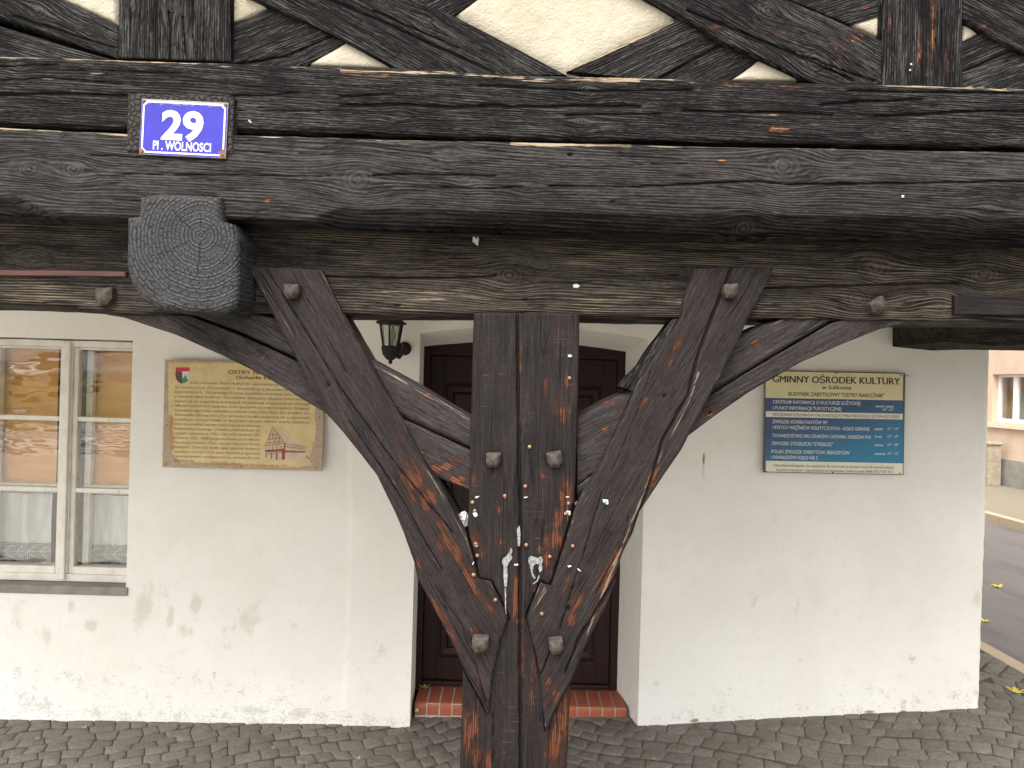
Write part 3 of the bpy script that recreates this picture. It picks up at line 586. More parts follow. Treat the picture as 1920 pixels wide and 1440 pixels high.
# the two steep braces lapped over lintel and post
YB = 1.926
T('brace', [(463, 499), (548, 660), (610, 775), (640, 808), (680, 857), (707, 893), (740, 960), (757, 1000), (777, 1057), (783, 1087), (817, 1147), (847, 1207), (867, 1249), (914, 1338)],
  [(603, 507), (640, 588), (693, 680), (725, 740), (790, 858), (822, 905), (872, 995), (885, 1040), (898, 1087), (921, 1093), (953, 1161), (938, 1200), (924, 1262), (916, 1338)], YB, .13, house, M['brace'], ang=-59, rel=.3, edge_pale=.55,
  cracks=[('e', 549, 548, 19, 19, 0, .75), ('e', 901, 1206, 18, 18, 0, .75), ('l', [(500, 505), (560, 600), (640, 730), (750, 880), (850, 1000)], 2.2, .75), ('l', [(575, 560), (618, 640), (650, 700)], 2.2, .6), ('l', [(655, 790), (690, 840), (760, 945), (800, 1020), (830, 1070)], 2.2, .7), ('e', 616, 723, 5, 5, 0, .7), ('l', [(860, 1160), (890, 1240), (912, 1320)], 1.8, .5)],
  wear=[('e', 775, 900, 30, 44, -10, .95), ('e', 800, 935, 22, 30, -10, .95), ('e', 745, 815, 10, 30, -30, .7), ('e', 676, 700, 7, 18, -10, .7), ('e', 835, 1010, 14, 50, -25, .95), ('e', 858, 1040, 12, 40, -15, .95), ('e', 826, 1025, 12, 20, -20, .8), ('e', 880, 1085, 14, 50, -25, .95), ('e', 915, 1130, 10, 40, -25, .75),
        ('e', 825, 1150, 10, 50, -32, .85), ('e', 850, 1200, 9, 50, -30, .9), ('e', 785, 1060, 6, 24, -20, .9), ('e', 930, 1170, 6, 26, 0, .8), ('e', 895, 1180, 20, 8, 0, .7), ('e', 737, 905, 6, 16, 0, .6), ('e', 705, 760, 8, 50, -30, .55), ('e', 768, 1000, 10, 20, 0, .5), ('e', 662, 825, 14, 16, 0, .5), ('e', 900, 1280, 6, 30, -20, .6), ('e', 805, 985, 40, 60, -30, .4)],
  pale=[('l', [(600, 520), (700, 690), (800, 880), (872, 1000)], 8, .55), ('l', [(478, 510), (560, 650)], 16, .5), ('e', 590, 530, 16, 24, -30, .5)], seed=57)
T('brace', [(1302, 503), (1283, 563), (1277, 597), (1245, 640), (1192, 727), (1160, 800), (1132, 860), (1078, 955), (1062, 1016), (1032, 1103), (1014, 1094), (988, 1158), (1003, 1220), (1013, 1267), (1018, 1327), (1023, 1368)],
  [(1452, 501), (1423, 563), (1403, 597), (1388, 633), (1333, 740), (1300, 800), (1280, 842), (1262, 868), (1227, 920), (1200, 960), (1187, 1000), (1167, 1040), (1155, 1087), (1140, 1133), (1100, 1207), (1070, 1280), (1037, 1343), (1026, 1372)],
  YB, .13, house, M['brace'], ang=61, rel=.34, edge_pale=.5,
  cracks=[('e', 1367, 547, 19, 19, 0, .75), ('e', 1042, 1209, 18, 18, 0, .75), ('l', [(1372, 503), (1345, 570), (1310, 660), (1290, 740), (1240, 830), (1230, 870), (1200, 960), (1165, 1060), (1140, 1110), (1085, 1200), (1060, 1260)], 4, 1.1), ('l', [(1240, 640), (1200, 760), (1150, 880)], 1.8, .5), ('l', [(1130, 920), (1100, 1020), (1065, 1130), (1050, 1180)], 2, .7),
          ('e', 1065, 1141, 4, 5, 0, 1.2), ('e', 1246, 743, 5, 5, 0, .7), ('l', [(1180, 960), (1170, 1010), (1120, 1110)], 1.8, .6), ('l', [(1014, 1267), (1032, 1222)], 3, .9)],
  wear=[('e', 1265, 660, 12, 50, 30, .75), ('e', 1210, 760, 12, 20, 0, .7), ('e', 1235, 720, 16, 16, 0, .55), ('e', 1222, 895, 14, 30, 30, .85), ('e', 1240, 855, 8, 20, 30, .8), ('e', 1265, 800, 8, 10, 0, .6), ('e', 1150, 1050, 12, 60, 30, .85), ('e', 1135, 1090, 14, 30, 30, .9), ('e', 1080, 1130, 14, 34, 15, .95), ('e', 1072, 1160, 12, 20, 0, .9),
        ('e', 1060, 1105, 8, 30, 15, .6), ('e', 1120, 1140, 8, 40, 30, .8), ('e', 1025, 1290, 8, 40, 10, .75), ('e', 1042, 1300, 8, 20, 10, .9), ('e', 1063, 1070, 8, 8, 0, .7), ('e', 1010, 1170, 6, 16, 0, .6), ('e', 1190, 820, 30, 60, 30, .3), ('e', 1355, 650, 6, 14, 0, .5), ('e', 1160, 900, 40, 60, 30, .3)],
  pale=[('l', [(1310, 700), (1290, 760), (1225, 880), (1180, 990), (1100, 1190)], 6, .8), ('l', [(1120, 885), (1070, 1000)], 8, .6), ('l', [(1410, 600), (1340, 730)], 14, .4), ('l', [(1022, 1105), (992, 1158)], 7, .7)], seed=59)
# shallow braces, set back: two timbers a side
YS = 1.965
T('brace', [(212, 589), (330, 628), (420, 668), (500, 708), (600, 769), (700, 830), (815, 893), (884, 922)], [(358, 592), (450, 628), (547, 672), (650, 726), (760, 789), (884, 845)], YS, .12, house, M['brace2'], ang=-27, rel=.38,
  cracks=[('e', 492, 669, 5, 4, 0, .5), ('l', [(400, 640), (560, 730)], 1.6, .4)], wear=[('e', 492, 669, 6, 4, 0, 1.2), ('e', 830, 875, 60, 14, -20, .9), ('e', 860, 900, 22, 14, -20, .9), ('e', 800, 845, 30, 8, -20, .75), ('e', 560, 760, 30, 6, -30, .4), ('e', 866, 858, 16, 8, 0, .7)],
  pale=[('e', 470, 665, 60, 10, -27, .4)], seed=61)
T('brace', [(364, 592), (450, 624), (549, 670), (652, 723), (762, 786), (884, 842)], [(480, 588), (545, 600), (600, 626), (698, 676), (800, 732), (884, 782)], YS+.004, .12, house, M['brace2'], ang=-28, rel=.38, bev=.016,
  wear=[('e', 800, 740, 40, 7, -28, .75), ('e', 730, 700, 40, 6, -28, .5)], pale=[('l', [(700, 684), (800, 742), (884, 790)], 10, .62), ('l', [(360, 592), (500, 600)], 10, .4)], knots=[(815, 762, 5), (770, 788, 7)], seed=63)  # pale stroke along the top edge paints its lit upper face
T('brace', [(1280, 826), (1330, 788), (1400, 738), (1500, 680), (1580, 645), (1650, 617), (1722, 600)], [(1290, 770), (1335, 740), (1400, 700), (1500, 640), (1560, 605), (1594, 597)], YS, .12, house, M['brace2'], ang=30, rel=.38,
  wear=[('e', 1330, 775, 16, 7, 25, 1.), ('e', 1345, 765, 10, 5, 25, .8)], cracks=[('e', 1331, 774, 3, 3, 0, 1.2)], pale=[('e', 1500, 670, 60, 5, 25, .4)], knots=[(1461, 690, 6)], seed=65)
T('brace', [(1300, 764), (1335, 737), (1400, 697), (1500, 637), (1560, 602), (1590, 597)], [(1300, 680), (1340, 660), (1392, 626), (1430, 608), (1468, 597)], YS+.004, .12, house, M['brace2'], ang=30, rel=.38, bev=.014,
  wear=[('e', 1415, 645, 14, 8, 0, .85), ('e', 1445, 652, 8, 4, 0, .8)], pale=[('l', [(1395, 628), (1468, 600)], 6, .6)], knots=[(1548, 603, 9)], seed=67)  # lit top edge painted in as a pale stroke
T('brace', [(1082, 937), (1110, 912), (1140, 880), (1170, 850)], [(1082, 780), (1140, 750), (1194, 726), (1230, 708)], YS, .12, house, M['brace2'], ang=26, rel=.38, bev=.018,
  wear=[('e', 1150, 760, 36, 12, 28, .85), ('e', 1130, 805, 50, 8, 30, .6), ('e', 1140, 840, 40, 7, 35, .6), ('e', 1110, 880, 20, 6, 30, .55)], cracks=[('l', [(1083, 910), (1115, 887), (1140, 850)], 2.5, .8)], pale=[('l', [(1082, 784), (1194, 730)], 8, .55)], seed=69)  # pale top line stands for light on the chamfer
# charred lump left beside the right brace
T('charred_stub', [(1262, 598), (1232, 640), (1205, 682), (1170, 716), (1165, 726)], [(1300, 598), (1280, 640), (1255, 690), (1225, 735), (1190, 735)], YB+.03, .1, house, M['char'], ang=60, rel=2.2, wob=.006)

# wooden pegs
M['peg'] = simple('weathered_peg_wood', (.075, .062, .052), (.03, .024, .021), 60, .75, .001, spec=.2, stretch=(1, 1, 1))
def peg(px, py, yf, r=15.5, rot=0, drop=.030):
    c = at(px, py, yf); s = r*yf/F*random.uniform(.93, 1.06); drop *= random.uniform(.7, 1.25); pk = MB(); n = 8
    out = [(1, .78), (.82, .95), (-.82, .95), (-1, .78), (-1, -.35), (-.5, -1), (.5, -1), (1, -.35)]
    j = [1+random.uniform(-.12, .10) for _ in out]
    rings = [(1.04, .02), (.98, -drop*.78), (.62, -drop*1.05), (.2, -drop*1.15)]
    vs = []
    for k, y in rings:
        for (a, b_), q in zip(out, j):
            a, b_ = a*q*k*s, b_*q*k*s; a, b_ = a*math.cos(rot)-b_*math.sin(rot), a*math.sin(rot)+b_*math.cos(rot)
            vs.append((c.x+a, c.y+y, c.z+b_))
    pk.add(vs, [(i*n+k, i*n+(k+1) % n, (i+1)*n+(k+1) % n, (i+1)*n+k) for i in range(3) for k in range(n)]+[list(range(n)), [3*n+k for k in range(n)]])
    pk.build('peg', M['peg'], house, bevel=.0006)
for a in ((549, 547, YB, 15, .05), (1367, 546, YB, 14.5, -.05), (200, 556, YL, 16, .1), (1641, 574, YL, 15, .6), (925, 861, YP, 14, 0), (1039, 860, YP, 14, .1), (901, 1204, YB, 14.5, 0), (1042, 1208, YB, 14.5, .12)): peg(*a)

# sawn joist end with rings and heart checks
n = NT('sawn_joist_end'); g = n.attrib('g'); x, y, z = n.xyz(g)
wv = n.noise(g, 9, 3, .6); r = n.ma('SQRT', n.ma('ADD', n.ma('MULTIPLY', x, x), n.ma('MULTIPLY', z, z)))
rr = n.ma('MULTIPLY_ADD', n.ma('SUBTRACT', n.noise(g, 16, 3, .6), .5), .018, r); th = n.ma('ARCTAN2', z, x)
th2 = n.ma('MULTIPLY_ADD', n.ma('SUBTRACT', n.noise(g, 22, 3), .5), .42, th)
def cells(w_, rh, off):
    q = n.node('ShaderNodeTexBrick'); n.put(q.inputs['Vector'], n.comb(n.ma('ADD', n.ma('MULTIPLY', th2, .1), .7), n.ma('ADD', rr, off), 0.)); q.offset = .41; q.squash = 1
    q.inputs['Scale'].default_value = 1; q.inputs['Brick Width'].default_value = w_; q.inputs['Row Height'].default_value = rh; q.inputs['Mortar Size'].default_value = .0021; q.inputs['Mortar Smooth'].default_value = .6
    return q.outputs['Fac']
far = n.ss(r, .05, .06); gap = n.ma('ADD', n.ma('MULTIPLY', cells(.040, .0095, .5), n.ma('SUBTRACT', 1., far)), n.ma('MULTIPLY', cells(.0165, .0096, .503), far))
gap = n.ma('MULTIPLY', gap, n.ss(n.noise(g, 30, 3), .30, .60, .45, 1.))
ring = n.ma('MULTIPLY_ADD', n.ma('SINE', n.ma('MULTIPLY', rr, 900.)), .5, .5)
fn = n.noise(g, 160, 4, .65)
col = n.ramp(n.ma('MULTIPLY_ADD', fn, .7, n.ma('MULTIPLY', n.noise(g, 18, 3), .4)), [(.25, (.013, .0133, .0142)), (.6, (.040, .041, .044)), (.85, (.088, .09, .096))])
col = n.mix(n.ma('MULTIPLY', gap, .85), col, (.010, .009, .009))
rad = 0.
for t0, ra, rb, wd_ in ((-1.62, .012, .11, .0016), (.75, .006, .05, .0016), (2.45, .02, .10, .0012), (-.45, .03, .09, .0012), (-2.7, .03, .12, .0013), (1.6, .02, .06, .001)):
    q = n.ss(n.ma('MULTIPLY', n.ma('ABSOLUTE', n.ma('SUBTRACT', th2, t0)), r), wd_*.5, wd_*1.3, 1., 0.); q = n.ma('MULTIPLY', q, n.ma('MULTIPLY', n.ss(r, ra, ra+.006), n.ss(r, rb-.01, rb, 1., 0.)))
    rad = n.ma('MAXIMUM', rad, q)
col = n.mix(n.ma('MULTIPLY', rad, .9), col, (.008, .007, .007))
h = n.ma('MULTIPLY_ADD', gap, -4.5, n.ma('MULTIPLY_ADD', ring, .8, n.ma('MULTIPLY_ADD', fn, 1.2, n.ma('MULTIPLY', rad, -3.))))
n.bump(h, .001, 1.); M['sawn'] = n.fin(col, .7, 0, .3)
def joist_end(name, P, heart, y0, y1, y2):
    hc = at(*heart, y0)
    W = [at(a, b_, y0) for a, b_ in P]; cx = sum(p.x for p in W)/len(W); cz2 = sum(p.z for p in W)/len(W)
    per = []
    for i in range(len(W)):
        q0, q1 = W[i], W[(i+1) % len(W)]; k = max(2, int((q1-q0).length/.006))
        for j in range(k): q = q0.lerp(q1, j/k); per.append((q.x, q.z))
    per = np.array(per); m = len(per); c0 = np.array([cx, cz2]); V = []; R = 26
    for i in range(R):
        s = i/(R-1); q = c0+(per-c0)*s
        dist = (1-s)*.11; yo = .012*max(0, 1-dist/.012)**2
        nz_ = fbm(q[:, 0]*45, q[:, 1]*45, q[:, 0]*0, 3)
        V += [(a, y0+yo-.002*v, b_) for (a, b_), v in zip(q, nz_)]
    for yy_ in np.linspace(y0+.02, y1, 14):
        nz_ = fbm(per[:, 0]*40, per[:, 1]*40, per[:, 0]*0+yy_*3, 3)
        q = c0+(per-c0)*(1+.05*nz_[:, None]); V += [(a, yy_, b_) for a, b_ in q]
    q = c0+(per-c0); V += [(a, y2, b_) for a, b_ in q]
    n_r = R+15; Q = [(i*m+k, i*m+(k+1) % m, (i+1)*m+(k+1) % m, (i+1)*m+k) for i in range(n_r-1) for k in range(m)]
    V = np.array(V); me = arr_mesh(name, V, Q)
    attr(me, 'g', V-np.array([hc.x, y0, hc.z]))
    bm = bmesh.new(); bm.from_mesh(me); bmesh.ops.recalc_face_normals(bm, faces=bm.faces); bm.to_mesh(me); bm.free()
    link(name, me, house, M['sawn'])
YE = 1.825
joist_end('joist', [(260, 368), (300, 362), (340, 364), (412, 368), (416, 414), (437, 420), (446, 450), (447, 530), (443, 575), (425, 588), (350, 588), (290, 578), (262, 560), (244, 530), (235, 500), (236, 440), (236, 407), (258, 404)], (377, 443), YE, 2.15, 2.6)
# burnt mortise block behind the number plate
n = NT('burnt_mortise'); g = n.geo(); e = n.vor(g, 75, 'DISTANCE_TO_EDGE'); fn = n.noise(g, 90, 4)
col = n.mix(n.ss(e, .02, .14), (.006, .005, .005), n.mix(fn, (.012, .009, .008), (.05, .04, .035))); n.bump(n.ma('MULTIPLY_ADD', n.ss(e, .0, .2), 3., fn), .001, 1.)
M['burnt'] = n.fin(col, .8, 0, .3)
b = MB(); pa, pb = at(241, 176, YJ), at(437, 290, YJ); b.box(pa.x, pb.x, YJ-.004, YJ+.03, pb.z, pa.z); b.build('mortise_block', M['burnt'], house, bevel=.004)

# -- white droppings and paint runs on the post
M['splash'] = simple('dried_white_splash', (.30, .30, .295), (.09, .09, .09), 110, .7, .001)
def blob(mb, pts, y):
    P = [at(a, b_, y) for a, b_ in pts]; flat(mb, [(p.x, p.z) for p in P], y)
b = MB()
blob(b, [(943, 1047), (950, 1042), (955, 1034), (958, 1027), (961, 1032), (958, 1040), (961, 1046), (955, 1054), (951, 1062), (952, 1080), (950, 1100), (946, 1100), (944, 1080), (944, 1060), (941, 1054)], YP-.0045)
blob(b, [(969, 992), (974, 985), (976, 1000), (975, 1024), (971, 1024), (970, 1008)], YP-.0045)
blob(b, [(946, 1102), (949, 1102), (949, 1145), (951, 1158), (948, 1154), (947, 1140)], YP-.0045)
blob(b, [(991, 1046), (995, 1042), (1001, 1044), (1008, 1046), (1015, 1043), (1018, 1050), (1016, 1058), (1017, 1068), (1012, 1074), (1010, 1066), (1011, 1058), (1004, 1057), (1000, 1062), (999, 1074), (1004, 1082), (1003, 1086), (998, 1082), (996, 1072), (993, 1062), (991, 1054)], YP-.0045)
blob(b, [(1010, 1078), (1012, 1080), (1008, 1090), (1000, 1096), (999, 1094), (1006, 1089)], YP-.0045)
o = b.build('white_splash', M['splash'], house)
o.parent = post; 
# ================================================================== DOOR
def doorwood():
    n = NT('dark_door_wood'); p = n.sc(n.geo(), (1, 1, 1)); f = n.noise(n.sc(p, (60, 60, 4)), 1, 5, .6); f2 = n.noise(p, 3, 3)
    col = n.mix(f, (.012, .0052, .0045), (.030, .012, .009)); col = n.mix(n.ma('MULTIPLY', f2, .5), col, (.015, .007, .006))
    n.bump(f, .0008, 1.); return n.fin(col, n.ss(f, .3, .7, .42, .6), 0, .25)
M['door'] = doorwood()
DZ0, DZ1 = .055, 1.945
dm = (XD0+XD1)/2
b = MB(); b.box(XD0-.06, XD0+.035, YD, YD+.09, DZ0, DZ1); b.box(XD1-.035, XD1+.06, YD, YD+.09, DZ0, DZ1); b.box(XD0+.035, XD1-.035, YD, YD+.09, 1.845, DZ1)
b.box(XD0+.035, XD1-.035, YD-.004, YD+.09, DZ0, DZ0+.035); door_frame = b.build('door_frame', M['door'], house, bevel=.004)
def leaf_panel(x0, x1, nm):
    b = MB(); st = .075; zb, zt = DZ0+.037, 1.843; y = YD+.018
    zr = [zb, zb+.115, .80, .93, 1.70, zt]
    b.box(x0, x0+st, y, y+.045, zb, zt); b.box(x1-st, x1, y, y+.045, zb, zt)
    for a, c in ((zr[0], zr[1]), (zr[2], zr[3]), (zr[4], zr[5])): b.box(x0+st, x1-st, y, y+.045, a, c)
    d = b.build('door', M['door'], house, bevel=.004)
    for a, c in ((zr[1], zr[2]), (zr[3], zr[4])):
        p = MB(); x2, x3 = x0+st, x1-st
        pr = [(0, .020), (0, .002), (.014, -.002), (.022, .010), (.050, .016), (.064, .004)]
        vs = []
        for k, dy in pr: vs += [(x2+k, y+dy, a+k), (x3-k, y+dy, a+k), (x3-k, y+dy, c-k), (x2+k, y+dy, c-k)]
        p.add(vs, [(i*4+j, i*4+(j+1) % 4, i*4+4+(j+1) % 4, i*4+4+j) for i in range(len(pr)-1) for j in range(4)]+[[len(pr)*4-4+j for j in range(4)]])
        q = p.build('panel', M['door']); q.parent = d
    return d
leaf_panel(XD0+.036, dm-.001, 'l'); dr = leaf_panel(dm+.001, XD1-.036, 'r')
b = MB(); b.box(dm-.022, dm+.022, YD+.004, YD+.017, DZ0+.037, 1.843); b.build('door_astragal', M['door'], house, bevel=.004)
M['brass'] = simple('dull_brass', (.35, .25, .12), (.22, .16, .09), 30, .4, 0, .9)
b = MB(); b.box(dm+.035, dm+.065, YD+.012, YD+.017, .95, 1.12); b.tube([(dm+.05, YD+.014, 1.07), (dm+.05, YD-.03, 1.07), (dm+.14, YD-.035, 1.065)], .007); q = b.build('handle', M['brass'], bevel=.001, smooth=True); q.parent = dr
# brick step: rounded clay bricks with pale joints
n = NT('glazed_step_brick'); p = n.geo(); f = n.noise(p, 40, 4); f2 = n.vor(n.sc(n.comb(n.xyz(p)[0], 0., 0.), (18.2, 1, 1)), 1, out='Color')
col = n.mix(f, (.42, .125, .065), (.33, .09, .048)); col = n.mix(n.ma('MULTIPLY', n.noise(p, 6, 3), .5), col, (.24, .075, .045)); n.bump(f, .0006, 1.)
M['brick'] = n.fin(col, .55, 0, .4)
M['mortar'] = simple('step_mortar', (.50, .46, .38), (.38, .35, .29), 60, .9, .001)
sx0, sx1 = at(776, 1335, 3.80).x, at(1177, 1330, 3.80).x
step = MB(); step.box(sx0+.004, sx1-.004, 3.806, YD+.02, -.05, .0615); step_o = step.build('door_step', M['mortar'], house)
nb = 17; bw = (sx1-sx0)/nb
prof = [(YD+.01, .050), (YD+.01, .066), (3.822, .066), (3.808, .0635), (3.802, .056), (3.800, .045), (3.800, .007), (3.805, .003)]
b = MB()
for i in range(nb):
    a = sx0+i*bw+.004; c = sx0+(i+1)*bw-.004; dz = random.uniform(-.0015, .0015); dy = random.uniform(-.002, .002)
    m = len(prof); b.add([(a, y+dy, z+dz) for y, z in prof]+[(c, y+dy, z+dz) for y, z in prof], [list(range(m)), list(range(2*m-1, m-1, -1))]+[(k, k+1, k+1+m, k+m) for k in range(m-1)]+[(m-1, 0, m, 2*m-1)])
q = b.build('bricks', M['brick'], bevel=.0015, smooth=True); q.parent = step_o

# ================================================================== WINDOW
YF = 3.775
def frame_paint():
    n = NT('old_cream_window_paint'); p = n.geo(); f = n.noise(p, 12, 5, .65); f2 = n.noise(n.sc(p, (50, 50, 8)), 1, 4, .6)
    col = n.mix(n.ss(f, .4, .7), (.78, .76, .70), (.68, .64, .57)); col = n.mix(n.ma('MULTIPLY', n.ss(f2, .6, .75), .5), col, (.38, .32, .25))
    n.bump(f2, .0008, .8); return n.fin(col, .5, 0, .4)
M['winpaint'] = frame_paint()
wz = lambda px, py: at(px, py, YF).z
wx = lambda px, py=870: at(px, py, YF).x
window = MB()
zt, zb = wz(120, 638), wz(120, 1090)
X0, X1 = WX0-.02, wx(265)
window.box(X0, X1, YF, YF+.07, wz(180, 652), zt); window.box(X0, X0+.04, YF, YF+.07, zb, wz(180, 652)); window.box(X1-.03, X1, YF, YF+.07, zb, wz(180, 652))
window.box(X0+.04, X1-.03, YF, YF+.07, zb, wz(180, 1078))
wxm0, wxm1 = wx(114), wx(131)
window.box(wxm0, wxm1, YF, YF+.07, wz(180, 1078), wz(180, 652))
win = window.build('window', M['winpaint'], house, bevel=.003)
b = MB(); b.box(wxm0+.006, wxm1-.004, YF-.020, YF-.0005, zb+.012, zt-.004); q = b.build('cover_strip', M['winpaint'], bevel=.005); q.parent = win
def glassmat(name, tintc=(.95, .95, .94), refl=.75):
    n = NT(name); t = n.t; p = n.geo()
    tr = n.node('ShaderNodeBsdfTransparent'); tr.inputs[0].default_value = (*tintc, 1)
    gl = n.node('ShaderNodeBsdfGlossy'); gl.inputs['Roughness'].default_value = .0; gl.inputs['Color'].default_value = (.95, .97, 1, 1)
    bp = n.node('ShaderNodeBump'); bp.inputs['Distance'].default_value = .001; n.put(bp.inputs['Height'], n.ma('MULTIPLY_ADD', n.noise(n.sc(p, (3, 3, 9)), 1, 2, .45), 1.3, 0.)); t.links.new(bp.outputs[0], gl.inputs['Normal'])
    fr = n.node('ShaderNodeFresnel'); n.put(fr.inputs[0], n.ma('MULTIPLY_ADD', n.node('ShaderNodeNewGeometry').outputs['Backfacing'], -.8333, 1.5))
    mx = n.node('ShaderNodeMixShader'); n.put(mx.inputs[0], n.ma('MULTIPLY_ADD', fr.outputs[0], 1.2, .015, True)); t.links.new(tr.outputs[0], mx.inputs[1]); t.links.new(gl.outputs[0], mx.inputs[2])
    t.links.new(mx.outputs[0], n.out.inputs[0]); t.nodes.remove(n.b); return n.m
M['glass'] = glassmat('window_glass')
rows = [(652, 786), (786, 918), (918, 1078)]
zr = [wz(180, 652), wz(180, 787), wz(180, 921), wz(180, 1078)]
for (xa, xb) in ((X0+.04, wxm0), (wxm1, X1-.03)):
    c = MB(); y = YF+.012; st = .023
    c.box(xa, xa+st, y, y+.04, zr[3], zr[0]); c.box(xb-st, xb, y, y+.04, zr[3], zr[0])
    c.box(xa+st, xb-st, y, y+.04, zr[0]-.012, zr[0]); c.box(xa+st, xb-st, y-.004, y+.04, zr[3], zr[3]+.036)
    for zc in (zr[1], zr[2]): c.box(xa+st, xb-st, y+.001, y+.038, zc-.012, zc+.012)
    cs = c.build('casement', M['winpaint'], bevel=.004); cs.parent = win
    for i in range(3):
        g = MB(); g.box(xa+st-.001, xb-st+.001, y+.018, y+.021, zr[i+1]+.010, zr[i]-.010); q = g.build('pane', M['glass']); q.parent = win
    # inner window behind: pale posts and rails
    c = MB(); yi = YF+.076
    c.box(xa+.030, xa+.062, yi, yi+.035, zr[3]+.01, zr[0]+.02); c.box(xb-.062+.04, xb-.03+.04, yi, yi+.035, zr[3]+.01, zr[0]+.02)
    c.box(xa+.062, xb-.022, yi+.001, yi+.034, zr[2]+.002, zr[2]+.02); c.box(xa+.062, xb-.022, yi+.001, yi+.034, zr[3]+.01, zr[3]+.03)
    q = c.build('inner_casement', M['winpaint'], bevel=.003); q.parent = win
M['sillm'] = simple('grey_cement_sill', (.30, .28, .25), (.20, .185, .165), 9, .9, .002, bs=60)
b = MB(); b.box(WX0-.01, WX1+.012, 3.70, 3.79, WZ0+.0, wz(120, 1091)-.0); b.build('window_sill', M['sillm'], house, bevel=.004)

# blinds and lace
M['blind'] = simple('ochre_roller_blind', (.80, .43, .13), (.72, .37, .105), 5, .8, .0008, bs=300, stretch=(1, 1, 6))
M['dark'] = simple('black_slot', (.02, .02, .02), (.015, .015, .015), 5, .9)
M['whitep'] = simple('white_bar', (.68, .66, .60), (.60, .58, .52), 9, .6)
def blind(px0, px1, lab):
    Yb = 3.905; r = empty('roller_blind', (at((px0+px1)/2, 900, Yb).x, Yb, at(100, 900, Yb).z), lab, 'blind', 'ochre roller blinds behind the left window')
    xa, xb = at(px0, 880, Yb).x, at(px1, 880, Yb).x; z0 = at(120, 908, Yb).z; z1 = 2.0
    N = 30; V = []; 
    for j in range(12):
        for i in range(N): x = xa+(xb-xa)*i/(N-1); z = z0+(z1-z0)*j/11; V.append((x, Yb+.004*math.sin(x*30)+.003*math.sin(z*9+x*12), z))
    Q = [(j*N+i, j*N+i+1, (j+1)*N+i+1, (j+1)*N+i) for j in range(11) for i in range(N-1)]
    me = arr_mesh('fabric', V, Q); link('fabric', me, r, M['blind'])
    b = MB(); b.box(xa-.004, xb+.004, Yb-.012, Yb-.006, z0-.016, z0+.001); b.build('bottom_bar', M['whitep'], r, bevel=.002)
    b = MB(); n_ = int((xb-xa)/.030); b.box(xa, xb, Yb-.003, Yb-.001, z0-.046, z0-.017); b.build('valance', M['whitep'], r)
    n_ = int((xb-xa)/.075)
    for i in range(n_+1):
        c = xa+.02+i*.075
        if c+.045 < xb: b = MB(); b.box(c, c+.042, Yb-.0065, Yb-.0035, z0-.033, z0-.020); b.build('valance_slot', M['dark'], r)
blind(-110, 106, 'ochre roller blind in the left casement of the old window'); blind(161, 262, 'ochre roller blind in the right casement, next to the plastered reveal')
n = NT('lace_net'); p = n.geo(); x, y, z = n.xyz(p); f = n.noise(n.sc(p, (30, 30, 5)), 1, 4)
col = n.mix(n.ss(f, .3, .7), (.80, .82, .80), (.62, .64, .62)); tr = n.node('ShaderNodeBsdfTransparent'); mx = n.node('ShaderNodeMixShader')
gx_ = n.ma('PINGPONG', x, .004); gz_ = n.ma('PINGPONG', z, .004); hole = n.ma('MULTIPLY', n.ss(gx_, .001, .002), n.ss(gz_, .001, .002))
a = n.xyz(n.attrib('lace'))
n.put(mx.inputs[0], n.ma('SUBTRACT', .88, n.ma('MULTIPLY', n.ma('MULTIPLY_ADD', hole, .35, .35), a[0]), clamp=True))
M['lace'] = n.fin(col, .9); n.t.links.new(tr.outputs[0], mx.inputs[1]); n.t.links.new(n.b.outputs[0], mx.inputs[2]); n.t.links.new(mx.outputs[0], n.out.inputs[0])
M['thread'] = simple('white_lace_thread', (.74, .75, .72), None, 30, .8)
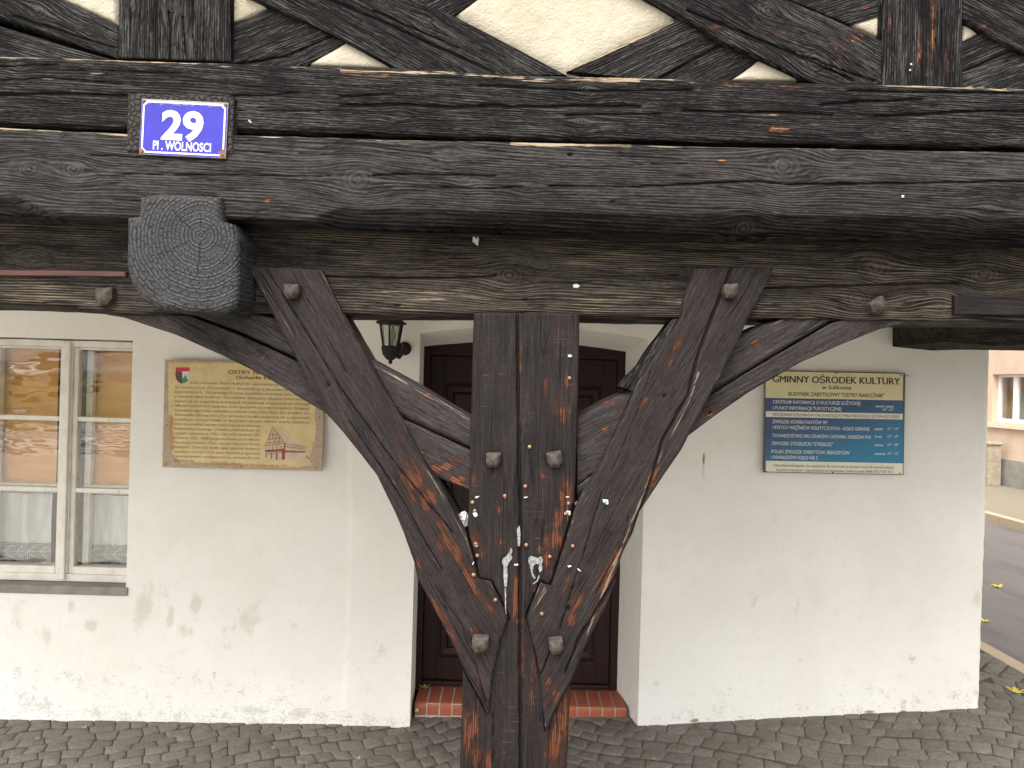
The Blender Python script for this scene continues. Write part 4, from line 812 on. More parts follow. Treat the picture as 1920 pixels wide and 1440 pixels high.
def lace(px0, px1, lab):
    Yc = 3.905; xa, xb = at(px0, 1000, Yc).x, at(px1, 1000, Yc).x; ztop = at(120, 926, Yc).z; zband = at(120, 1018, Yc).z; zend = at(120, 1058, Yc).z
    r = empty('lace_curtain', ((xa+xb)/2, Yc, ztop), lab, 'curtain', 'lace half curtains behind the left window')
    N = 120; Mr = 40; V = []; A = []
    wavy = lambda x, z: Yc+.008*math.sin(x*38)+.005*math.sin(x*71+1)+.003*math.sin(z*15+x*9)
    for j in range(Mr):
        t = j/(Mr-1)
        for i in range(N):
            x = xa+(xb-xa)*i/(N-1); ze = zend+.010*abs(math.sin((x-xa)*62))+.018*((x-(xa+xb)/2)/(xb-xa)*2)**2*-1+.008
            z = ztop+(ze-ztop)*t; V.append((x, wavy(x, z), z)); A.append((1. if z < zband else 0., 0, 0))
    Q = [(j*N+i, j*N+i+1, (j+1)*N+i+1, (j+1)*N+i) for j in range(Mr-1) for i in range(N-1)]
    me = arr_mesh('net', V, Q); attr(me, 'lace', A); link('net', me, r, M['lace'])
    b = MB(); zm = (zband+zend)/2+.003
    def strip(x0, z0, x1, z1, w=.0022):
        k = 5
        for i in range(k):
            p0 = Vector((x0+(x1-x0)*i/k, 0, z0+(z1-z0)*i/k)); p1 = Vector((x0+(x1-x0)*(i+1)/k, 0, z0+(z1-z0)*(i+1)/k)); d = (p1-p0).normalized(); q = Vector((-d.z, 0, d.x))*w/2
            vs = [(v.x, wavy(v.x, v.z)-.002, v.z) for v in (p0-q, p1-q, p1+q, p0+q)]; b.add(vs, [(0, 1, 2, 3)])
    strip(xa+.004, zm-.004, xb-.002, zm+.006); strip(xa, zband, xb, zband, .003)
    x = xa+.02
    while x < xb-.03:
        strip(x, zm, x+.032, zm+.030, .0035); strip(x, zm, x+.032, zm-.024, .0035); strip(x+.03, zm+.030, x+.045, zm+.030, .003); strip(x+.03, zm-.024, x+.042, zm-.024, .003); x += .062
    b.build('stitched_leaves', M['thread'], r)
lace(-110, 96, 'white lace half curtain in the left casement, reaching the window edge'); lace(163, 262, 'white lace half curtain in the right casement with a dark slit at its left')
M['room'] = simple('painted_room_dark', (.10, .09, .08), (.07, .06, .055), 3, .9)  # dimness of the closed room is put into this dark colour
b = MB(); b.box(-3.9, -1.4, 4.25, 4.28, .3, 2.2); b.box(-3.9, -1.4, 3.95, 4.249, .70, zr[3]-.02); q = b.build('dark_room_backing', M['room'], house)

# ================================================================== SIGNS
def plate_loc(center, tilt):
    ct, st = math.cos(tilt), math.sin(tilt)
    def loc(px, py):
        p = at(px, py, center.y); dx, dz = p.x-center.x, p.z-center.z
        return (dx*ct-dz*st, dx*st+dz*ct)
    return loc
def plate(name, cpx, Y, deg, label, cat):
    """deg: clockwise slope of its edges in the photograph"""
    c = at(*cpx, Y); tl = math.radians(deg)-ROLL
    e = empty(name, c, label, cat, ry=tl); SCALE_NOW[0] = Y/F
    return e, plate_loc(c, tl)
def onplate(mb, name, mat, e, **k):
    o = mb.build(name, mat, **k); o.parent = e; return o
def tl(nm, mat, *a):
    b = MB(); text_mb(b, *a); return onplate(b, nm, mat, e)
def rect(mb, loc, x0, y0, x1, y1, y):
    (a, t), (_, b_) = loc(x0, y0), loc(x0, y1); c = loc(x1, y1)[0]; flat(mb, [(a, b_), (c, b_), (c, t), (a, t)], y)
# -- enamel number plate
e, L = plate('number_plate', (344.5, 240), 1.842, 2.75, 'blue enamel house number plate 29 with rusty corners, screwed to the black beam', 'sign')
n = NT('blue_enamel'); p = n.obj(); x, y, z = n.xyz(p); f = n.noise(p, 60, 4, .6); 
col = n.mix(n.ss(n.noise(p, 14, 3), .3, .7), (.022, .018, .27), (.030, .026, .35))
top = n.ma('MULTIPLY_ADD', n.ma('SUBTRACT', f, .5), .03, z); col = n.mix(n.ma('MULTIPLY', n.ss(top, .054, .062), .7), col, (.30, .26, .24))
M['enamel'] = n.fin(col, .2, 0, .35)
M['enwhite'] = simple('white_enamel', (.66, .66, .64), (.60, .60, .58), 30, .2, spec=.6)
M['rust'] = simple('brown_rust', (.20, .10, .065), (.11, .06, .045), 90, .8, .001)
(xa, zt_), (xb, zb_2) = L(266, 185), L(423, 297)
b = MB(); b.box(xa, xb, 0, .003, zb_2, zt_); onplate(b, 'backing', simple('pale_worn_rim', (.42, .40, .46), (.30, .22, .20), 60, .35), e, bevel=.001)
def ring(mb, y, i0, i1, ch0, ch1):
    def oc(i, c): x0, x1, z0, z1 = xa+i, xb-i, zb_2+i, zt_-i; return [(x0+c, z0), (x1-c, z0), (x1, z0+c), (x1, z1-c), (x1-c, z1), (x0+c, z1), (x0, z1-c), (x0, z0+c)]
    o_, n_ = oc(i0, ch0), oc(i1, ch1)
    mb.add([(x, y, z) for x, z in o_+n_], [(k, (k+1) % 8, 8+(k+1) % 8, 8+k) for k in range(8)])
    return n_
b = MB(); flat(b, [(xa+.0012, zb_2+.0012), (xb-.0012, zb_2+.0012), (xb-.0012, zt_-.0012), (xa+.0012, zt_-.0012)], -.0008); onplate(b, 'field', M['enamel'], e)
b = MB(); ring(b, -.0014, .0045, .0085, .010, .0085); onplate(b, 'border', M['enwhite'], e)
b = MB(); text_mb(b, '29', 302, 381, 259.5, 54, -.0016, L, .035); onplate(b, 'digits', M['enwhite'], e)
b = MB(); text_mb(b, 'Pl . WOLNOSCI', 287, 396, 280, 17, -.0016, L, .02); onplate(b, 'lettering', M['enwhite'], e)
for sx, sz, r_ in ((xa+.006, zt_-.006, .004), (xb-.006, zt_-.006, .004)):
    b = MB(); b.add([(sx+r_*math.cos(k), -.0018, sz+r_*math.sin(k)) for k in np.linspace(0, 6.28, 12)[:-1]], [list(range(11))]); onplate(b, 'rust_patch', M['rust'], e)
b = MB(); flat(b, [(xa+.001, zb_2+.001), (xa+.017, zb_2+.001), (xa+.013, zb_2+.008), (xa+.010, zb_2+.013), (xa+.005, zb_2+.015), (xa+.001, zb_2+.017)], -.0019); onplate(b, 'rust_patch', M['rust'], e)
b = MB(); flat(b, [(xb-.001, zb_2+.001), (xb-.001, zb_2+.022), (xb-.008, zb_2+.021), (xb-.016, zb_2+.018), (xb-.018, zb_2+.011), (xb-.013, zb_2+.005), (xb-.014, zb_2+.001)], -.0019)
onplate(b, 'rust_patch', M['rust'], e)
for sx, sz in ((xa+.006, zt_-.006), (xb-.006, zt_-.006), (xa+.007, zb_2+.007), (xb-.008, zb_2+.008)):
    b = MB(); b.lathe([(.0032, -.0015), (.003, -.004), (.0012, -.0048)], (sx, 0, sz), 12, 'y'); onplate(b, 'screw', M['rust'], e, smooth=True)

# -- parchment notice
e, L = plate('parchment_notice_board', (455, 779), 3.665, 1.4, 'yellow parchment-look notice board with a small crest and a drawing of the house', 'sign')
n = NT('printed_bark_border'); p = n.obj(); f = n.noise(n.sc(p, (25, 25, 60)), 1, 5, .65); v = n.vor(n.sc(p, (14, 14, 30)), 1, 'DISTANCE_TO_EDGE')
col = n.mix(f, (.28, .20, .13), (.58, .46, .33)); col = n.mix(n.ma('MULTIPLY', n.ss(v, .0, .03, 1, 0), .35), col, (.14, .09, .06)); M['bark'] = n.fin(col, .6)
n = NT('parchment_print'); p = n.obj(); f = n.noise(p, 11, 5, .65); a = n.xyz(n.attrib('st'))
col = n.mix(n.ss(f, .3, .7), (.70, .56, .29), (.58, .45, .215))
sm = n.ma('MULTIPLY_ADD', n.ma('SUBTRACT', n.noise(p, 45, 4), .5), 1.2, a[0]); col = n.mix(n.ma('MULTIPLY', n.ss(sm, .35, .9), .8), col, (.36, .18, .045))
col = n.mix(n.ma('MULTIPLY', n.ss(n.noise(p, 30, 3), .66, .78), .5), col, (.42, .24, .10)); M['parch'] = n.fin(col, .55)
(xa, zt_), (xb, zb_2) = L(309, 674), L(604, 883)
b = MB(); b.box(xa, xb, 0, .006, zb_2, zt_); board = onplate(b, 'board', M['bark'], e, bevel=.0015)
# torn sheet outline
per = []
base = [(316, 680), (600, 682), (593, 720), (591, 775), (592, 820), (588, 835), (580, 858), (584, 872), (560, 876), (480, 875), (440, 873), (380, 870), (340, 868), (322, 850), (317, 800), (316, 740)]
for i in range(len(base)):
    (ax, ay), (bx, by) = base[i], base[(i+1) % len(base)]
    for k in range(8): t = k/8; per.append(L(ax+(bx-ax)*t+random.uniform(-.9, .9), ay+(by-ay)*t+random.uniform(-.9, .9)))
cx, cz3 = L(455, 779); m = len(per); V = []; A = []
for s in (1, .985, .96, .9, .7, .4, .02):
    for x, z in per: V.append((cx+(x-cx)*s, -.0012-.0001*(1-s), cz3+(z-cz3)*s))
for (x, y, z) in V:
    q = 0
    for sx, sy, rx, ry, st in ((320, 800, 6, 40, 1.), (322, 830, 7, 30, .9), (420, 871, 90, 5, 1.), (500, 873, 60, 4, .9), (362, 778, 8, 6, .9), (442, 853, 8, 6, .9), (590, 840, 6, 30, .7), (318, 720, 3, 60, .5), (400, 683, 90, 4, .5)):
        a, c = L(sx, sy); q = max(q, st*math.exp(-((x-a)/(rx*3.665/F))**2-((z-c)/(ry*3.665/F))**2))
    A.append((q, 0, 0))
Q = [(i*m+k, i*m+(k+1) % m, (i+1)*m+(k+1) % m, (i+1)*m+k) for i in range(6) for k in range(m)]
me = arr_mesh('parchment', V, Q, [list(range(6*m, 7*m))]); attr(me, 'st', A); o = link('parchment', me, None, M['parch']); o.parent = e
ink = simple('faded_brown_ink', (.23, .17, .10), (.30, .23, .13), 30, .7); ink2 = simple('dark_heading_ink', (.09, .07, .055), None, 30, .7)
tl('heading', ink2, 'OSTRY NAROŻNIK', 428, 546, 700.5, 6.8, -.0022, L, .012); tl('heading', ink2, '(Scharfe Ecke)', 443, 526, 710, 6.2, -.0022, L, .012) 
LN = ['Zabytkowy dom łużycki wzniesiony po pożarze', 'w konstrukcji murowano – drewnianej z podcieniem i ścianą', 'szachulcową.  Na prawej ścianie budynku widnieje wmurowany', 'z wyrytą datą budowy. Drewniane elementy łączące belki mury p',
      'wskazują na oryginalną drewnianą konstrukcję znajdującą się również', 'niższych poziomach budynku. Dom spoczywa na trzech arkadach. Parapety', 'występującego frontu posiadają na piętrze romb, który łączy się z krzyżem św.',
      'Andrzeja w szerszej belce. Formy rombu i krzyża powtarzają się w elementach', 'zdobiących szczyty. Należy on do bardzo cennych reliktów dawnej zabudowy.', 'Stanowi przykład starego ludowego budownictwa', 'małomiasteczkowego. Obiekt został wpisany do',
      'rejestru zabytków w 1956 roku pod numerem 396', 'W latach 2002 - 2008 przeprowadzono pracochłonną', 'renowację budynku. Dom stanowi własność Gminy', 'Sulików. Obecnie służy jako galeria, miejsce', 'spotkań, szkoleń oraz jako siedziba organizacji', 'i stowarzyszeń działających na terenie Gminy', 'Sulików.']
b = MB()
for i, s in enumerate(LN):
    x0 = 356 if i == 0 else 328.5-i*.15; x1 = 581 if i < 9 else (488 if i < 17 else 366)
    y0 = 719.2+8.62*i; tl('text_line', ink, s, x0, x1, y0, 5.0, -.0022, L, .004)
cm = [simple('crest_red', (.62, .03, .05)), simple('crest_white', (.72, .70, .66)), simple('crest_black', (.06, .04, .035)), simple('crest_green', (.03, .30, .12))]
def lp(pts): return [L(*p) for p in pts]
SHB = [(329.5, 696), (343, 696), (356, 696), (355.5, 705), (354, 712), (349, 717), (343, 719), (336, 717), (331, 711), (329.3, 704)]
b = MB(); flat(b, lp([(330, 689), (355.7, 689), (356, 696.4), (329.7, 696.4)]), -.0024); onplate(b, 'crest_bar', cm[0], e)
b = MB(); flat(b, lp(SHB), -.0020); onplate(b, 'crest_shield', cm[1], e)
b = MB(); flat(b, lp([(329.5, 696.6), (342, 696.6), (342, 719), (336, 717), (331, 711), (329.3, 704)]), -.0024); onplate(b, 'crest_field', cm[2], e)
b = MB(); flat(b, lp([(347, 702), (353, 713), (349, 717), (343, 719), (342.2, 719), (342.2, 710), (343.6, 707.8), (345, 708)]), -.0028); onplate(b, 'crest_hill', cm[3], e)
b = MB()
for i in range(3):
    for j in range(4): rect(b, L, 331.4+i*3.5, 698.6+j*4.2, 333.1+i*3.5, 701+j*4.2, -.0028)
onplate(b, 'crest_squares', simple('crest_brown', (.30, .16, .12)), e)
b = MB(); flat(b, lp([(512.5, 800), (519, 806), (575, 838), (574, 860), (550, 862), (500, 863), (497, 858), (496, 836), (498, 833)]), -.0020); onplate(b, 'house_drawing_ground', simple('print_pale', (.62, .52, .38)), e)
b = MB()
def ln(a, c, w=1.1):
    (x0, z0), (x1, z1) = L(*a), L(*c); d = Vector((x1-x0, z1-z0)); q = Vector((-d.y, d.x)).normalized()*w*SCALE_NOW[0]/2
    b.add([(x0-q.x, -.0024, z0-q.y), (x1-q.x, -.0024, z1-q.y), (x1+q.x, -.0024, z1+q.y), (x0+q.x, -.0024, z0+q.y)], [(0, 1, 2, 3)])
for l_ in (((512, 801), (497, 836)), ((512, 801), (534, 831)), ((497, 836), (533, 831)), ((505, 817), (521, 813)), ((502, 824), (526, 821)), ((499, 831), (531, 827)), ((508, 812), (516, 818)), ((514, 806), (510, 824)), ((520, 813), (514, 832)), ((506, 818), (505, 834)), ((524, 819), (523, 832)),
           ((534, 831), (575, 839)), ((534, 836), (574, 843)), ((534, 848), (573, 848)), ((497, 845), (534, 842)), ((498, 850), (534, 848)), ((504, 838), (505, 846)), ((511, 837), (512, 845)), ((519, 836), (520, 844)), ((527, 835), (528, 843))): ln(*l_)
for l_ in (((534, 831), (533, 861), 3), ((498, 846), (534, 844), 4), ((535, 846), (573, 847), 3), ((509, 850), (509, 861), 2), ((519, 848), (519, 862), 3), ((530, 846), (531, 862), 4), ((499, 850), (499, 858), 2)): ln(*l_)
for k in range(7): ln((538+k*5, 832+k), (540+k*5, 840+k*.5), .8)
onplate(b, 'house_drawing', simple('print_red_brown', (.42, .12, .06)), e)
for a in ((599, 783), (594, 876), (453, 875), (311, 870), (313, 797)):
    b = MB(); x, z = L(*a); b.lathe([(.003, .001), (.003, -.003), (.001, -.004)], (x, 0, z), 10, 'y'); onplate(b, 'nail', M['dark'], e)

# -- information sign
e, L = plate('information_sign', (1564, 793), 3.672, 1.12, 'blue and cream information sign of the culture centre with opening hours, on white wall', 'sign')
crm = simple('sign_cream_print', (.72, .66, .39), (.66, .60, .35), 9, .35); pal = simple('sign_pale_print', (.78, .75, .62), (.72, .68, .56), 9, .35)
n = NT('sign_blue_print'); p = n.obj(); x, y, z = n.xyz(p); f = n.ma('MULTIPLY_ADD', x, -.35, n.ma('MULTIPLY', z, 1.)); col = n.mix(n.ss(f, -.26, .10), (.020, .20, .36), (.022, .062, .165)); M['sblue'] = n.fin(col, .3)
edge = simple('sign_dark_edge', (.10, .09, .075), (.06, .055, .05), 40, .5)
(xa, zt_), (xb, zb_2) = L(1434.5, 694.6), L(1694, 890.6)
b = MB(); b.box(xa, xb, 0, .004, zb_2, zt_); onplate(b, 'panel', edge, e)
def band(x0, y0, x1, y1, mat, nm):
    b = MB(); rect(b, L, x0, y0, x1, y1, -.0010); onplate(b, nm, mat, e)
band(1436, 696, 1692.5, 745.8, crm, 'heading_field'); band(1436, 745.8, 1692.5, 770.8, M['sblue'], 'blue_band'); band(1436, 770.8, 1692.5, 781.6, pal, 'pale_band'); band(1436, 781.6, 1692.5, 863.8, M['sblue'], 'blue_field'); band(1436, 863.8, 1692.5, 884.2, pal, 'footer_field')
B = .006; sink = simple('sign_black_ink', (.05, .045, .045))
bt = MB(); [text_mb(bt, 'GMINNY OŚRODEK KULTURY', 1448.2+q, 1686.4+q, 716.5, 13.2, -.0018-q*.0002, L, 0.) for q in (0, .5, 1.)]; onplate(bt, 'text_line', sink, e); tl('text_line', sink, 'w Sulikowie', 1541, 1596, 729.5, 7.5, -.0018, L, .015); tl('text_line', sink, 'BUDYNEK ZABYTKOWY "OSTRY NAROŻNIK"', 1478, 1658, 742, 7.6, -.0018, L, .012)
tl('text_line', sink, 'SPOTKANIA CZŁONKÓW ORGANIZACJI KOMBATANCKICH I STOWARZYSZEŃ', 1449, 1685, 779.6, 5.6, -.0018, L, 0)
tl('text_line', sink, 'Udostępnianie zabytku do zwiedzania dla wycieczek grupowych oraz dla indywidualnych', 1451, 1676, 874.3, 5.0, -.0018, L, 0); tl('text_line', sink, 'turystów krajowych i zagranicznych po uzgodnieniu telefonicznym 0048 075 77 87 310', 1455, 1673, 882.8, 5.0, -.0018, L, 0)

wink = simple('sign_white_ink', (.74, .75, .72)); W = lambda s, x0, x1, y, c=6.6, k=.012: tl('text_line', wink, s, x0, x1, y, c, -.0018, L, k)
W('CENTRUM INFORMACJI O KULTURZE ŁUŻYCKIEJ', 1449, 1612.5, 756.3); W('I PUNKT INFORMACJI TURYSTYCZNEJ', 1449, 1577, 767.6)
W('wtorek i piątek', 1641, 1676, 763.5, 4.4, .02); W('10°° - 12°°', 1655, 1676, 770.3, 4.4, .02)
W('ZWIĄZEK KOMBATANTÓW RP', 1448, 1551, 793.3); W('i BYŁYCH WIĘŹNIÓW POLITYCZNYCH - KOŁO GMINNE', 1448, 1630, 804.0); W('TOWARZYSTWO MIŁOŚNIKÓW LWOWA i KRESÓW PW', 1447.5, 1633, 819.5)
W('ZWIĄZEK STRZELECKI "STRZELEC"', 1446.5, 1562, 834.0); W('POLSKI ZWIĄZEK EMERYTÓW, RENCISTÓW', 1446, 1593, 849.3); W('i INWALIDÓW KOŁO NR 5', 1445.5, 1533, 860.0)
for s, h_, y in (('piątek', '12°° - 14°°', 806.0), ('środa', '12°° - 14°°', 820.2), ('sobota', '16°° - 18°°', 836.0), ('czwartek', '10°° - 12°°', 852.5)):
    W(s, 1640-(1 if s == 'sobota' else 0), 1640+len(s)*2.55, y, 4.4, .02); W(h_, 1664, 1685, y, 4.6, .02)
for a in ((1568.5, 699.5), (1689, 704), (1436.5, 884), (1561, 886), (1687, 887)):
    b = MB(); x, z = L(*a); b.lathe([(.0032, .001), (.0032, -.003), (.0015, -.0045)], (x, 0, z), 10, 'y'); onplate(b, 'screw', M['dark'], e)

# ================================================================== LANTERN
M['iron'] = simple('black_cast_iron', (.012, .011, .011), (.022, .018, .015), 60, .6, .0008, 0, .25)
M['lampglass'] = glassmat('lantern_glass', (.62, .64, .60))
YLm = 3.52; lc = at(733, 640, YLm); u = YLm/F
lan = empty('wall_lantern', (lc.x, YLm, lc.z-.05), 'small black coach lantern with glass sides hung beside the door arch', 'lantern')
b = MB(); z = lambda py: CZ+(720-6.1-py)*u
b.lathe([(.074, z(608)), (.078, z(605)), (.056, z(600)), (.038, z(592)), (.020, z(582)), (.010, z(576)), (.014, z(572)), (.004, z(566))], (lc.x, YLm, 0), 6, ph=.52); b.build('roof_cap', M['iron'], lan, bevel=.0015)
b = MB(); lx = lc.x
for k in range(6):
    a = k*math.pi/3+.52; b.tube([(lx+.056*math.cos(a), YLm+.056*math.sin(a), z(608)), (lx+.038*math.cos(a), YLm+.038*math.sin(a), z(650))], .0045, 6)
b.lathe([(.060, z(610)), (.060, z(607.5))], (lx, YLm, 0), 6, ph=.52); b.lathe([(.044, z(652)), (.044, z(649))], (lx, YLm, 0), 6, ph=.52); b.build('cage', M['iron'], lan)
b = MB(); b.lathe([(.053, z(608.5)), (.036, z(650))], (lx, YLm, 0), 6, ph=.52); b.f = b.f[:-2]; b.mi = b.mi[:-2]; b.build('glass', M['lampglass'], lan)
b = MB(); b.lathe([(.046, z(651)), (.044, z(655)), (.038, z(665)), (.022, z(673)), (.009, z(676)), (.010, z(680)), (.003, z(683))], (lx, YLm, 0), 16); b.build('base', M['iron'], lan, smooth=True)
b = MB(); b.lathe([(.012, z(650)), (.012, z(640)), (.022, z(634)), (.022, z(624)), (.008, z(616))], (lx, YLm, 0), 12); b.build('bulb', simple('frosted_bulb', (.70, .68, .60), None, 9, .3), lan, smooth=True)
b = MB(); b.tube([(lx+.01, YLm+.02, z(664)), (lx+.030, YLm+.06, z(668)), (lx+.045, YLm+.11, z(655)), (lx+.040, 3.69, z(640))], [.010, .012, .012, .012], 8)
b.lathe([(.034, .0), (.034, -.010), (.020, -.018)], (lx+.040, 3.698, z(650)), 16, 'y'); b.build('bracket', M['iron'], lan, smooth=True)

# ================================================================== TACKS, PAPER, LEAVES
M['tack'] = simple('copper_tack', (.30, .15, .095), (.20, .095, .06), 300, .4, metal=.35)
M['brasst'] = simple('brass_tack', (.32, .22, .09), (.22, .15, .06), 300, .4, metal=.4)
M['green'] = simple('green_tack', (.10, .34, .26), None, 90, .4)
M['paper'] = simple('torn_white_paper', (.52, .50, .47), (.40, .385, .35), 90, .8)
TG = 'tacks pushed into the forked post'
for px, py, Y, k, lab in [
    (985, 912, YP, 'c', 'copper tack just right of the post\'s middle groove, below the two upper pegs'), (946.5, 930, YP, 'c', 'copper tack over a tiny paper corner, left half of the post'), (886, 942, YP, 'b', 'yellowish tack at the left edge of the post above the papered one'),
    (890, 958, YP, 'c', 'copper tack holding a pointed paper scrap at the post\'s left edge'), (1066, 944, YP, 'c', 'copper tack at the post\'s right edge, upper of the close pair'), (1063, 962, YP, 'c', 'copper tack at the post\'s right edge, lower of the close pair'),
    (892, 1020, YP, 'c', 'copper tack on orange worn wood at the post\'s left edge with paper below'), (895, 1042, YP, 'c', 'bare copper tack just below the one on orange wood, left post edge'), (888, 1078, YB, 'b', 'yellowish tack on the left brace beside its notch'),
    (987, 1022, YP, 'c', 'copper tack right of the groove above the white splash'), (1074, 1024, YB, 'c', 'copper tack on the right brace level with the tack above the splash'), (1031, 1044, YP, 'c', 'copper tack right of the larger white splash'),
    (929, 1125, YB, 'c', 'copper tack on the left brace below the notch'), (1016, 1151, YB, 'c', 'copper tack on the right brace below the notch'), (1068, 709, YP, 'c', 'copper tack high on the post near its right edge, under a white scrap'),
    (993, 838, YP, 'b', 'yellowish tack beside the groove between the two upper pegs'), (1135, 941, YB, 'g', 'green tack on a white paper scrap on the right brace')]:
    b = MB(); c = at(px, py, Y-.0025); r = .0052 if k != 'g' else .0046
    b.lathe([(r*.9, .004), (r, .0), (r*.92, -.0014), (r*.6, -.0028), (r*.2, -.0034)], c, 14, 'y')
    o = b.build('thumb_tack', {'c': M['tack'], 'b': M['brasst'], 'g': M['green']}[k], smooth=True); tag(o, lab, 'tack', TG)
PG = 'torn paper scraps left on the timber'
for pts, Y, lab in [
    ([(887, 441), (897, 439), (898, 449), (896, 461), (886, 453)], YL-.004, 'white paper scrap with a nail on the upper part of the lintel'),
    ([(1074, 534), (1080, 532), (1087, 535), (1086, 538), (1081, 540), (1075, 539)], YL-.004, 'small white paper scrap on the lintel above the post'),
    ([(1065, 665), (1071, 665), (1073, 668), (1069, 670), (1065, 669)], YP-.004, 'white oval scrap high on the right half of the post'),
    ([(886, 962), (893, 960), (896, 966), (892, 970), (889, 968)], YP-.0032, 'pointed scrap hanging from a tack at the post\'s left edge'),
    ([(891, 931), (899, 930), (896, 933), (892, 935)], YP-.004, 'tiny triangular scrap at the left of the post above the tacks'),
    ([(1058, 962), (1064, 957), (1070, 959), (1069, 966), (1059, 965)], YP-.0030, 'scrap under the lower right tack on worn orange wood'),
    ([(888, 1023), (892, 1024), (897, 1022), (894, 1026)], YP-.0030, 'sliver of paper beneath the tack on orange wood'),
    ([(1130, 936), (1140, 937), (1141, 945), (1137, 946), (1131, 942)], YB-.0030, 'square white scrap under the green tack on the right brace'),
    ([(964, 1058), (971, 1057), (972, 1060), (965, 1061)], YP-.004, 'small white sliver left of the groove beside the splash'),
    ([(1064, 1061), (1070, 1060), (1072, 1062), (1066, 1064)], YB-.004, 'small white bent sliver on the right brace, upper of two'),
    ([(1082, 1066), (1084, 1066), (1090, 1071), (1089, 1072), (1084, 1069)], YB-.004, 'thin curved white sliver on the right brace, lower of two'),
    ([(982, 932), (989, 931), (989, 933), (983, 934)], YP-.004, 'thin white sliver right of the groove under the top tack'),
    ([(1061, 931), (1067, 931), (1067, 933), (1061, 933)], YP-.004, 'thin white sliver above the tacks at the post\'s right edge'),
    ([(944, 928), (949, 927), (950, 931), (947, 935), (944, 931)], YP-.0030, 'tiny paper corner under the left-hand tack'),
    ([(885, 1058), (888, 1053), (889, 1054), (887, 1059)], YB-.004, 'thin white sliver at the edge of the left brace'),
    ([(1707, 119), (1710, 119), (1710, 122), (1707, 122)], YU-.023, 'upper tiny white speck of paper on the right stud'), ([(1705, 130), (1708, 130), (1708, 133), (1705, 133)], YU-.023, 'lower tiny white speck of paper on the right stud'),
    ([(466, 224), (472, 229), (470, 231), (466, 227)], YR-.006, 'white sliver on the sill beam right of the number plate'), ([(1690, 366), (1695, 366), (1695, 370), (1691, 371)], YJ-.004, 'pinkish white speck on the jetty beam at right')]:
    b = MB(); P = [at(a, c, Y) for a, c in pts]; m = len(P); cx, cz4 = sum(p.x for p in P)/m, sum(p.z for p in P)/m
    b.add([(p.x, Y-.001*random.random(), p.z) for p in P]+[(p.x, Y+.0006, p.z) for p in P]+[(cx, Y-.0016, cz4)], [[k, (k+1) % m, 2*m] for k in range(m)]+[[k, (k+1) % m, m+(k+1) % m, m+k] for k in range(m)]+[list(range(m, 2*m))])
    o = b.build('paper_scrap', M['paper']); tag(o, lab, 'paper', PG)
b = MB(); c = at(893, 446, YL-.006); b.lathe([(.003, .004), (.0034, -.001), (.002, -.003)], c, 10, 'y'); o = b.build('nail', M['rust']); tag(o, 'rusty nail head through the paper scrap on the lintel', 'nail')
# crumpled foil wedged beside the post
def crumple(px, py, Y, r, lab, sx=1, sz=1):
    c = at(px, py, Y); bm = bmesh.new(); bmesh.ops.create_icosphere(bm, subdivisions=4, radius=1)
    for v in bm.verts:
        q = v.co; k = 1+.9*float(fbm(np.array([q.x*2.2+px]), np.array([q.y*2.2]), np.array([q.z*2.2]), 4)[0])
        v.co = Vector((c.x+q.x*r*sx*k, c.y+q.y*r*k*.8, c.z+q.z*r*sz*k))
    me = bpy.data.meshes.new('crumpled_foil'); bm.to_mesh(me); bm.free(); o = link('crumpled_foil', me, None, M['foil']); tag(o, lab, 'litter')
M['foil'] = simple('crumpled_white_foil', (.55, .55, .56), (.30, .30, .31), 220, .35, .003, .3, bs=160)
crumple(870, 974, YP+.03, .017, 'crumpled white foil wedged between the left brace and the post', .75, 1.25)
crumple(1079, 953, YP+.02, .010, 'dark crumpled foil wedged between the post and the right brace', .5, 1.8)

def leaf(mb, c, r, rot, lobes=5, curl=.2, up=(0, 0, 1)):
    pts = []; n_ = lobes*8
    for k in range(n_):
        t = 2*math.pi*k/n_; lob = abs(math.cos(t*lobes/2)); rr = r*(.42+.58*lob**1.6)*(1+.1*math.sin(5*t))
        if abs(t-math.pi) < .5: rr *= .8
        pts.append((rr*math.cos(t), rr*math.sin(t)*.9))
    vs = []
    for s in (1, .5):
        for x, y in pts:
            x, y = x*s, y*s; z_ = curl*(x*x+.4*y*y)/r + .06*r*math.sin(9*x/r)*s
            a, b_ = x*math.cos(rot)-y*math.sin(rot), x*math.sin(rot)+y*math.cos(rot); vs.append((c[0]+a, c[1]+b_, c[2]+.003+z_))
    vs.append((c[0], c[1], c[2]+.004)); m = n_
    mb.add(vs, [(k, (k+1) % m, m+(k+1) % m, m+k) for k in range(m)]+[(m+k, m+(k+1) % m, 2*m) for k in range(m)])
    a, b_ = -math.cos(rot), -math.sin(rot); mb.tube([(c[0], c[1], c[2]+.004), (c[0]+a*r*.8, c[1]+b_*r*.8, c[2]+.003), (c[0]+a*r*1.5, c[1]+b_*r*1.5, c[2]+.006)], r*.025, 5)
n = NT('yellow_leaf'); p = n.obj(); col = n.mix(n.ss(n.noise(p, 40, 4), .35, .7), (.62, .50, .06), (.50, .34, .05)); M['leaf'] = n.fin(col, .6)
n = NT('tan_leaf'); p = n.obj(); col = n.mix(n.ss(n.noise(p, 60, 4), .35, .7), (.48, .34, .16), (.30, .19, .08)); M['leafb'] = n.fin(col, .6)
